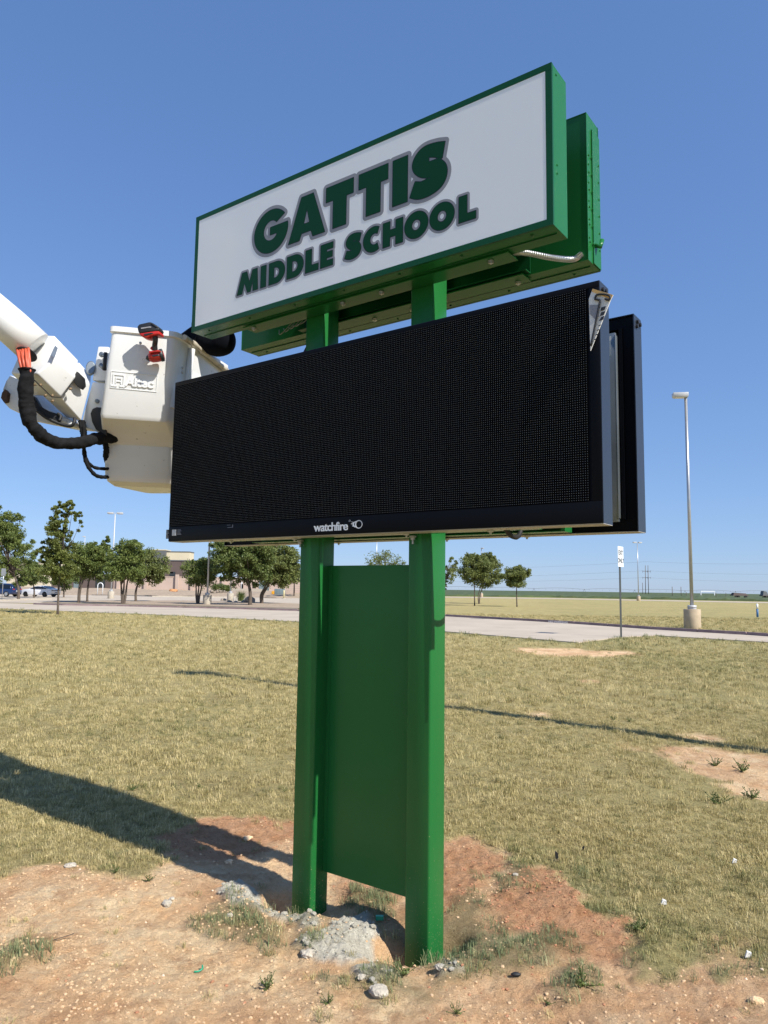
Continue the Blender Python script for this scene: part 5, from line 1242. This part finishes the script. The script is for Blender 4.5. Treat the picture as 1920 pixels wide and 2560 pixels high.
T((495, 1503), 70, [(500, 1430, 42, 33), (520, 1415, 28, 24)], 'small rounded tree just left of the pale lamp post', 'leafA', 120, 64, .10, .12, stems=3)
T((625, 1506), 68, [(600, 1400, 66, 62), (570, 1385, 42, 48), (650, 1400, 45, 58)], 'broad dark tree rising behind the display left half', 'leafB', 260, 64, .13, .22)
T((655, 1500), 76, [(690, 1405, 52, 60), (715, 1425, 34, 42)], 'lighter tree filling space left of the sign post', 'leafD', 200, 62, .13, .19, stems=2)
T((735, 1490), 120, [(735, 1440, 30, 18)], 'far tree behind the pink yard wall', 'leafB', 60, 60, .18, .16)
T((960, 1500), 70, [(960, 1412, 44, 32), (1000, 1425, 22, 24)], 'wispy thin crowned tree above the green infill panel', 'leafD', 70, 24, .10, .10, clr=.6)
T((1110, 1500), 74, [(1122, 1430, 22, 26), (1135, 1402, 13, 14), (1112, 1462, 10, 14)], 'sparse wispy tree just right of the sign post', 'leafD', 46, 24, .10, .09, clr=.55)
T((1186.5, 1507), 80, [(1187, 1424, 42, 34), (1180, 1400, 24, 18)], 'left tree of the overlapping pair on the right lawn', 'leafD', 120, 62, .115, .085, clr=.5, group='round trees on the right lawn')
T((1197.5, 1498.5), 92, [(1217, 1426, 36, 38), (1225, 1400, 22, 18)], 'right tree of the overlapping pair on the right lawn', 'leafD', 110, 60, .13, .09, clr=.5, group='round trees on the right lawn', stems=2)
T((1292.5, 1508), 78, [(1289, 1443, 33, 27), (1300, 1428, 22, 16)], 'lone small lollipop tree on the right lawn', 'leafD', 100, 62, .11, .085, clr=.45, group='round trees on the right lawn')
# shrubs, spiky clump, rocks on the island
def shrub(px, py, Y, rx, ry, label, m='leafB'):
    b = at(px, py, Y); z0_ = at(px, py+ry, Y).z; r = empty('shrub', (b.x, b.y, z0_)); tag(r, label, 'shrub'); k = Y/FPX
    cen = [(b.x+RNG.normal()*rx*k*.45, b.y+RNG.normal()*rx*k*.3, z0_+abs(RNG.random())*ry*k*1.6) for _ in range(34)]
    leaves('foliage', cen, [.45]*34, 40, .11, M[m], r, Vector((b.x, b.y, z0_))); 
    MB().tube([(0, 0, -.2), (0, 0, ry*k)], .06, 6).build('stem', M['bark'], r)
shrub(541, 1466, 130, 20, 9, 'low dark shrub on the bed left of the shaded lamp post'); shrub(565, 1469, 132, 12, 6, 'small shrub against the tan school wing')
yg = gnd(602, 1503); ygo = empty('spiky_grass', (yg.x, yg.y, 0)); tag(ygo, 'dark spiky ornamental grass clump on the tree island', 'ornamental grass')
mb = MB()
for k in range(260):
    a = random.uniform(0, 2*pi); l = random.uniform(.7, 1.35); sp_ = random.uniform(.1, .75); bx_, by_ = random.gauss(0, .16), random.gauss(0, .16)
    tip = Vector((bx_+cos(a)*sp_, by_+sin(a)*sp_, l*1.0)); mid = Vector((bx_+cos(a)*sp_*.4, by_+sin(a)*sp_*.4, l*.62)); w_ = Vector((-sin(a), cos(a), 0))*.018
    mb.add([Vector((bx_, by_, 0))-w_, Vector((bx_, by_, 0))+w_, mid+w_, tip, mid-w_], [(0, 1, 2, 4), (4, 2, 3)])
mb.build('blades', M['leafB'], ygo)
def rock(px, py, r, m, label, nm='rock', Y=None, z=0, flat=.6, group=None, pos=None, nseg=3, parent=None):
    bm = bmesh.new(); bmesh.ops.create_icosphere(bm, subdivisions=nseg, radius=1)
    o_ = random.uniform(0, 50)
    for v in bm.verts:
        c = v.co.copy(); f = 1+.35*float(fbm(np.array([c.x*1.3+o_+c.z]), np.array([c.y*1.3+c.z*.7]), 1.2, 3, 3)[0])+.12*float(fbm(np.array([c.x*5+o_]), np.array([c.y*5+c.z*4]), 1, 2, 5)[0])
        v.co = Vector((c.x*r*f*random.uniform(.99, 1.01), c.y*r*f*.8, c.z*r*f*flat))
    me_ = bpy.data.meshes.new(nm); bm.to_mesh(me_); bm.free(); me_.materials.append(m)
    o = bpy.data.objects.new(nm, me_); COL.objects.link(o)
    p = pos if pos is not None else (gnd(px, py) if Y is None else at(px, py, Y)); o.location = (p.x, p.y, (z if pos is None else p.z)+r*flat*.35); o.rotation_euler = (0, 0, random.uniform(0, 6)); tag(o, label, 'rock', group); return o
rock(625, 1508, .62, M['rock'], 'largest boulder at the foot of the broad dark tree', flat=.8); rock(610, 1507, .36, M['rock'], 'boulder left of the broad dark tree trunk')
rock(559, 1502, .38, M['rock'], 'dark low rock left of the shaded lamp post'); rock(574, 1507, .34, M['rock'], 'pale rock in front of the shaded lamp post'); rock(590, 1507, .25, M['rock'], 'flat rock right of the shaded lamp post base')
rock(434, 1480, 1.0, M['rockor'], 'orange sandstone boulder before the perimeter wall', Y=140, z=.6, flat=.4)
for k, (px, py) in enumerate(((530, 1478), (545, 1480), (560, 1477), (552, 1474))): rock(px, py, .5, M['rock'], 'pale landscape rock below the dark shrub', Y=134, z=.7, group='pale rocks under the shrub') if k == 9 else rock(px, py, .5, M['rock'], ('leftmost pale landscape rock below the dark shrub', 'pale rock below the middle of the dark shrub', 'rightmost pale landscape rock near the shaded lamp post', 'pale rock lying between the others below the shrub')[k], Y=134, z=.7, group='pale rocks under the shrub')

# ------------------------------------------------------------------ near-ground debris and grass
def gz(x, y): return float(height(np.array([x]), np.array([y]))[0])
def onground(px, py):
    p = gnd(px, py); z = gz(p.x, p.y); p = gnd(px, py, z); return Vector((p.x, p.y, gz(p.x, p.y)))
M['lump'] = mat('dried_concrete', (.66, .61, .49), .95, var=.22, vscale=14, bump=.9, bscale=60)
M['stone'] = mat('grey_rubble_stone', (.46, .41, .33), .95, var=.25, vscale=14, bump=1.0, bscale=60)
M['clod'] = mat('soil_clod', (.76, .52, .30), .95, var=.3, vscale=12, bump=.6, bscale=60)
M['redclod'] = mat('red_soil_clod', (.42, .20, .105), .95, var=.3, vscale=12)
for (px, py, r, fl, lab) in ((945, 2482, .045, .55, 'largest loose concrete lump in front of right post'), (176, 2166, .034, .5, 'pale rubble lump at the edge of left lawn'),
        (418, 2262, .030, .6, 'grey rubble lump on bare soil left of the post'), (430, 2248, .016, .6, 'small stone behind the grey rubble lump'), (770, 2375, .036, .5, 'white lump at the left tip of concrete spill'), (760, 2362, .020, .5, 'small white stone beside the spill tip'),
        (620, 2098, .035, .5, 'dark clod at the top of the shaded red soil'), (572, 2155, .03, .5, 'dark clod in the middle of the sign shadow'),
        (575, 2290, .018, .6, 'grey stone among weeds left of left post'), (905, 2440, .020, .6, 'rounded stone below the concrete spill'), (1288, 2190, .018, .6, 'stone beside the red soil mound'), (1890, 2505, .03, .55, 'brown clod near the right frame edge'), (1100, 2420, .022, .6, 'grey stone just right of the right post foot')):
    p = onground(px, py); rock(0, 0, r, M['stone'] if 'clod' not in lab else M['clod'], lab, nm='stone', flat=fl, pos=p)
# black lighter-like scrap, green scraps, stick
def small(nm, px, py, label, cat, fn, m):
    p = onground(px, py); mb = MB(); fn(mb); o = mb.build(nm, m); o.location = (p.x, p.y, p.z+.004); tag(o, label, cat); return o
o = small('rubber_scrap', 1290, 2442, 'small black oval scrap on soil right of post', 'scrap', lambda mb: mb.lathe([(0, .006), (.004, .014), (.012, .015), (.018, .008)], n=12), M['rubber']); o.scale = (1.5, .7, .8)
small('plastic_scrap', 497, 2430, 'curled green plastic scrap on foreground soil', 'scrap', lambda mb: mb.tube(catmull([(-.018, -.012, .003), (.0, -.010, .004), (.014, .004, .008), (.010, .022, .014)], 5), .004, 6), M['greenplastic'])
small('plastic_scrap', 948, 2370, 'green plastic chip in the pit between posts', 'scrap', lambda mb: mb.box(-.02, .02, -.01, .01, 0, .02), M['greenplastic'])
small('twig', 145, 2352, 'thin dark twig lying on the left soil', 'twig', lambda mb: mb.tube([(-.05, -.02, .004), (0, 0, .012), (.06, .035, .02)], .002, 5), M['bark'])
small('rubber_scrap', 1394, 2155, 'black strip standing at the red mound top', 'scrap', lambda mb: mb.prism([(-.012, 0, 0), (.012, 0, 0), (.002, 0, .05), (-.014, 0, .06)], (0, .012, 0)), M['rubber'])
small('rubber_scrap', 1458, 2130, 'small black strip lying on the grass', 'scrap', lambda mb: mb.prism([(-.012, 0, 0), (.012, 0, .01), (.008, 0, .035), (-.004, 0, .02)], (0, .01, 0)), M['rubber'])
for px, py, lab in ((1661, 2264, 'white litter scrap in right lawn lower'), (1838, 2160, 'white litter scrap in right lawn upper'), (1873, 2396, 'white litter scrap by the right red patch')):
    small('litter', px, py, lab, 'litter', lambda mb: mb.prism([(-.018, 0, 0), (.016, .004, 0), (.012, .0, .018), (-.008, 0, .026)], (0, .006, .004)), M['paper'])

# template clumps
def clumpmesh(name, nb, spread, ln, wd, lean, m, thin=1.0):
    V = []; F = []; tint = []
    for k in range(nb):
        a = random.uniform(0, 2*pi); r_ = spread*math.sqrt(random.random()); bx_, by_ = r_*cos(a), r_*sin(a)
        d = random.uniform(0, 2*pi); l = ln*random.uniform(.45, 1.25); le = min(.97, random.uniform(.3, 1.0)*lean); w2 = wd*random.uniform(.6, 1.2)
        dx, dy = cos(d), sin(d); hz_ = l*math.sqrt(1-le*le); ox, oy = dx*l*le, dy*l*le; sxx, syy = -dy*w2, dx*w2
        n0 = len(V); V += [(bx_-sxx, by_-syy, -.006), (bx_+sxx, by_+syy, -.006), (bx_+ox*.5+sxx*.8, by_+oy*.5+syy*.8, hz_*.7), (bx_+ox*.5-sxx*.8, by_+oy*.5-syy*.8, hz_*.7), (bx_+ox, by_+oy, hz_*random.uniform(.8, 1))]
        F += [(n0, n0+1, n0+2, n0+3), (n0+3, n0+2, n0+4)]; t_ = random.random(); tint += [t_]*5
    me_ = bpy.data.meshes.new(name); me_.from_pydata(V, [], F); at2 = me_.attributes.new('tint', 'FLOAT', 'POINT'); at2.data.foreach_set('value', tint); me_.materials.append(m); return me_
def stonemesh(name, m):
    bm = bmesh.new(); bmesh.ops.create_icosphere(bm, subdivisions=1, radius=1)
    for v in bm.verts: v.co *= random.uniform(.7, 1.2); v.co.z *= .6
    me_ = bpy.data.meshes.new(name); bm.to_mesh(me_); bm.free(); me_.materials.append(m); return me_
def scatter(name, label, cat, P, S_, mesh):
    """real copies of one small mesh on a cloud of points (geometry nodes)"""
    n = len(P); pm = bpy.data.meshes.new(name); pm.vertices.add(n); pm.vertices.foreach_set('co', np.asarray(P, dtype=np.float32).ravel())
    a = pm.attributes.new('scl', 'FLOAT', 'POINT'); a.data.foreach_set('value', np.asarray(S_, dtype=np.float32))
    a = pm.attributes.new('rot', 'FLOAT_VECTOR', 'POINT'); rv = np.zeros((n, 3), np.float32); rv[:, 2] = RNG.random(n)*6.283; rv[:, :2] = RNG.normal(size=(n, 2))*.12; a.data.foreach_set('vector', rv.ravel())
    o = bpy.data.objects.new(name, pm); COL.objects.link(o); tag(o, label, cat, kind='stuff')
    src = bpy.data.objects.new(name+'_source', mesh)       # not linked to the scene; only instanced
    g = bpy.data.node_groups.new(name, 'GeometryNodeTree'); g.interface.new_socket('Geometry', in_out='INPUT', socket_type='NodeSocketGeometry'); g.interface.new_socket('Geometry', in_out='OUTPUT', socket_type='NodeSocketGeometry')
    N = g.nodes; L = g.links; gi = N.new('NodeGroupInput'); go = N.new('NodeGroupOutput'); ip = N.new('GeometryNodeInstanceOnPoints'); oi = N.new('GeometryNodeObjectInfo'); oi.inputs['Object'].default_value = src
    s1 = N.new('GeometryNodeInputNamedAttribute'); s1.data_type = 'FLOAT'; s1.inputs[0].default_value = 'scl'
    r1 = N.new('GeometryNodeInputNamedAttribute'); r1.data_type = 'FLOAT_VECTOR'; r1.inputs[0].default_value = 'rot'
    L.new(gi.outputs[0], ip.inputs['Points']); L.new(oi.outputs['Geometry'], ip.inputs['Instance']); L.new(s1.outputs[0], ip.inputs['Scale']); L.new(r1.outputs[0], ip.inputs['Rotation']); L.new(ip.outputs[0], go.inputs[0])
    md = o.modifiers.new('g', 'NODES'); md.node_group = g; return o

def cloud(ymin, ymax, space, wfac=.62, extra=1.0):
    """jittered points over the wedge of lawn in front of the camera, with margin"""
    ys = []; xs = []
    nrow = int((ymax-ymin)/space)
    for i in range(nrow):
        y = ymin+i*space; hw = wfac*y+1.2*extra; n = int(2*hw/space)
        xs.append(np.linspace(-hw, hw, n)); ys.append(np.full(n, y))
    x = np.concatenate(xs); y = np.concatenate(ys); x = x+RNG.uniform(-.7, .7, len(x))*space; y = y+RNG.uniform(-.7, .7, len(y))*space
    return x, y
G_dry = []; G_mix = []; G_grn = []
for (y0_, y1_, sp_, sc_) in ((1.5, 6.0, .042, 1.0), (6.0, 11, .075, 1.45), (11, 22, .15, 2.3), (22, 52, .34, 3.6)):
    x, y = cloud(y0_, y1_, sp_); mk = masks(x, y); dirt, bare, tuft, rub, red, green, rd = mk
    cover = np.clip(1-np.clip(dirt+bare, 0, 1), 0, 1); pt = fbm(x, y, 3.2, 3, 201)
    keep = (RNG.random(len(x)) < cover*np.clip(.78+.55*pt+.35*fbm(x, y, .9, 3, 231), .18, 1)) & (rd > .03)
    fringe = (cover < .98) & (RNG.random(len(x)) < .02) & (rd > .03)
    tf = (tuft > .15) & (RNG.random(len(x)) < .75*tuft*np.clip(.45+1.2*fbm(x, y, 6, 3, 207), 0, 1)) & (cover < .9)
    keep = keep | fringe | tf
    qh = gnd(1135, 2350); keep &= np.hypot(x-qh.x, y-qh.y) > .075
    # keep clear of the posts
    for p in POST: keep &= np.hypot(x-p.x, y-p.y) > .115
    if y0_ > 20: keep &= ~((x > 7+.35*(y-24)) & (rd < 0))
    z = height(x, y, mk)
    gsel = green*.72 + .30*fbm(x, y, 5, 3, 211) + tf*.9
    rnd = RNG.random(len(x))
    isg = keep & (gsel > .50+.55*rnd); ism = keep & ~isg & (gsel > .02+.7*rnd); isd = keep & ~isg & ~ism
    sc = sc_*(.65+.55*RNG.random(len(x))+.35*fbm(x, y, 4.5, 2, 233))*np.where(tf, 1.15, 1.0)*np.where(dirt > .5, .9, 1)
    for L_, k_ in ((G_dry, isd), (G_mix, ism), (G_grn, isg)): L_.append(np.stack([x[k_], y[k_], z[k_], sc[k_]], 1))
G_dry, G_mix, G_grn = [np.concatenate(g) for g in (G_dry, G_mix, G_grn)]
for g, m_, nm, lab in ((G_dry, 'dryblade', 'dry_grass', 'dry tan grass blades covering the lawn'), (G_mix, 'mixblade', 'mixed_grass', 'half green grass blades mixed through the lawn'), (G_grn, 'greenblade', 'green_grass', 'green grass tufts round the posts and road edge')):
    h_ = len(g)//2; i_ = RNG.permutation(len(g))
    for q, part in enumerate((i_[:h_], i_[h_:])):
        ln_, wd_ = (.030, .0013) if m_ != 'greenblade' else (.040, .0011)
        scatter(nm, lab+(', upright' if q else ', flattened'), 'grass', g[part, :3], g[part, 3], clumpmesh(nm+'_clump', 34, .038, ln_, wd_, .97 if not q else .85, M[m_]))
# weeds standing on the bare soil
WL = ['weed on pale foreground soil below left post', 'tiny weed at left soil and grass edge', 'tiny weed beside the grey rubble lump', 'small weed on grass left of left post', 'leafiest weed in the right bare patch', 'weed highest in the right bare patch at its right', 'sprawling weed highest in the right bare patch at its left', 'weed at the lower right of the right bare patch', 'weed on red soil near its right end', 'tiny weed below the concrete spill', 'tiny weed right of the largest loose lump', 'weed lowest on the foreground soil at right', 'second weed beside the weed on red soil', 'left weed beside the long thin lamp shadow', 'right weed beside the long thin lamp shadow', 'dark weed poking from the big shadow edge', 'small weed in the lawn left of left post', 'weed sprouting below the green right post', 'weed rooted in the grass tuft on foreground soil']
for k, (px, py, s_) in enumerate(((668, 2470, 1.2), (290, 2180, .8), (370, 2205, .9), (712, 2020-40, .7), (1797, 2010, 2.2), (1855, 1930, 2.4), (1790, 1915, 2.0), (1880, 1995, 2.2), (1600, 2330, 1.3), (820, 2510, .8), (1370, 2515, .6), (1140, 2535, .8), (1590, 2325, 1.1), (1535, 1800, 1.4), (1575, 1805, 1.4), (330, 1975, 1.3), (500, 1970, .9), (1010, 2440, 1.3), (1455, 2465, 1.6))):
    p = onground(px, py); mb = MB()
    for j in range(14):
        a = random.uniform(0, 6.28); l = s_*random.uniform(.025, .06); e_ = random.uniform(.3, 1.2); d = Vector((cos(a)*cos(e_), sin(a)*cos(e_), sin(e_)))
        mb.tube([Vector((0, 0, 0)), d*l], .0012*s_, 4, smooth=False)
        for t in (.35, .6, .8, 1.0):
            c_ = d*l*t; sd = Vector((random.uniform(-1, 1), random.uniform(-1, 1), random.uniform(-.2, .7))).normalized()*.010*s_; n2 = sd.cross(d)*.45
            mb.add([c_, c_+sd*.5+n2, c_+sd, c_+sd*.5-n2], [(0, 1, 2, 3)])
    o = mb.build('weed', M['leafB']); o.location = p
    tag(o, WL[k], 'weed', 'weeds by the sign')
# pebbles and clods
x, y = cloud(1.6, 6.5, .021); mk = masks(x, y); z = height(x, y, mk); bare_ = np.clip(mk[0]+mk[1], 0, 1)*(1-mk[4]); rr = RNG.random(len(x))
def pick(k): return np.stack([x[k], y[k], z[k]], 1)
pat = np.clip(.4+1.5*fbm(x, y, 2.5, 4, 301), .06, 1); k = rr < bare_*.75*pat; scatter('pebbles', 'pale pebbles and crumbs strewn over the bare soil', 'pebbles', pick(k), .0018+.0085*RNG.random(k.sum())**3.2, stonemesh('pebble', M['clod']))
rr = RNG.random(len(x)); k = rr < mk[4]*mk[0]*.6*np.clip(.4+1.6*fbm(x, y, 3, 3, 303), .05, 1); scatter('red_clods', 'crumbly red soil clods right of the posts', 'soil clods', pick(k), .002+.010*RNG.random(k.sum())**3, stonemesh('clod', M['redclod']))
rr = RNG.random(len(x)); k = rr < bare_*.006; scatter('pale_stones', 'small whitish stones scattered on the soil', 'stones', pick(k), .003+.008*RNG.random(k.sum())**3, stonemesh('pale_stone', mat('pale_stone', (.66, .52, .38), .9)))
rr = RNG.random(len(x)); k = (rr < mk[3]*.34); scatter('concrete_crumbs', 'broken grey concrete crumbs heaped between the posts', 'rubble', pick(k)+np.array([0, 0, .004]), .003+.017*RNG.random(k.sum())**3, stonemesh('crumb', M['lump']))
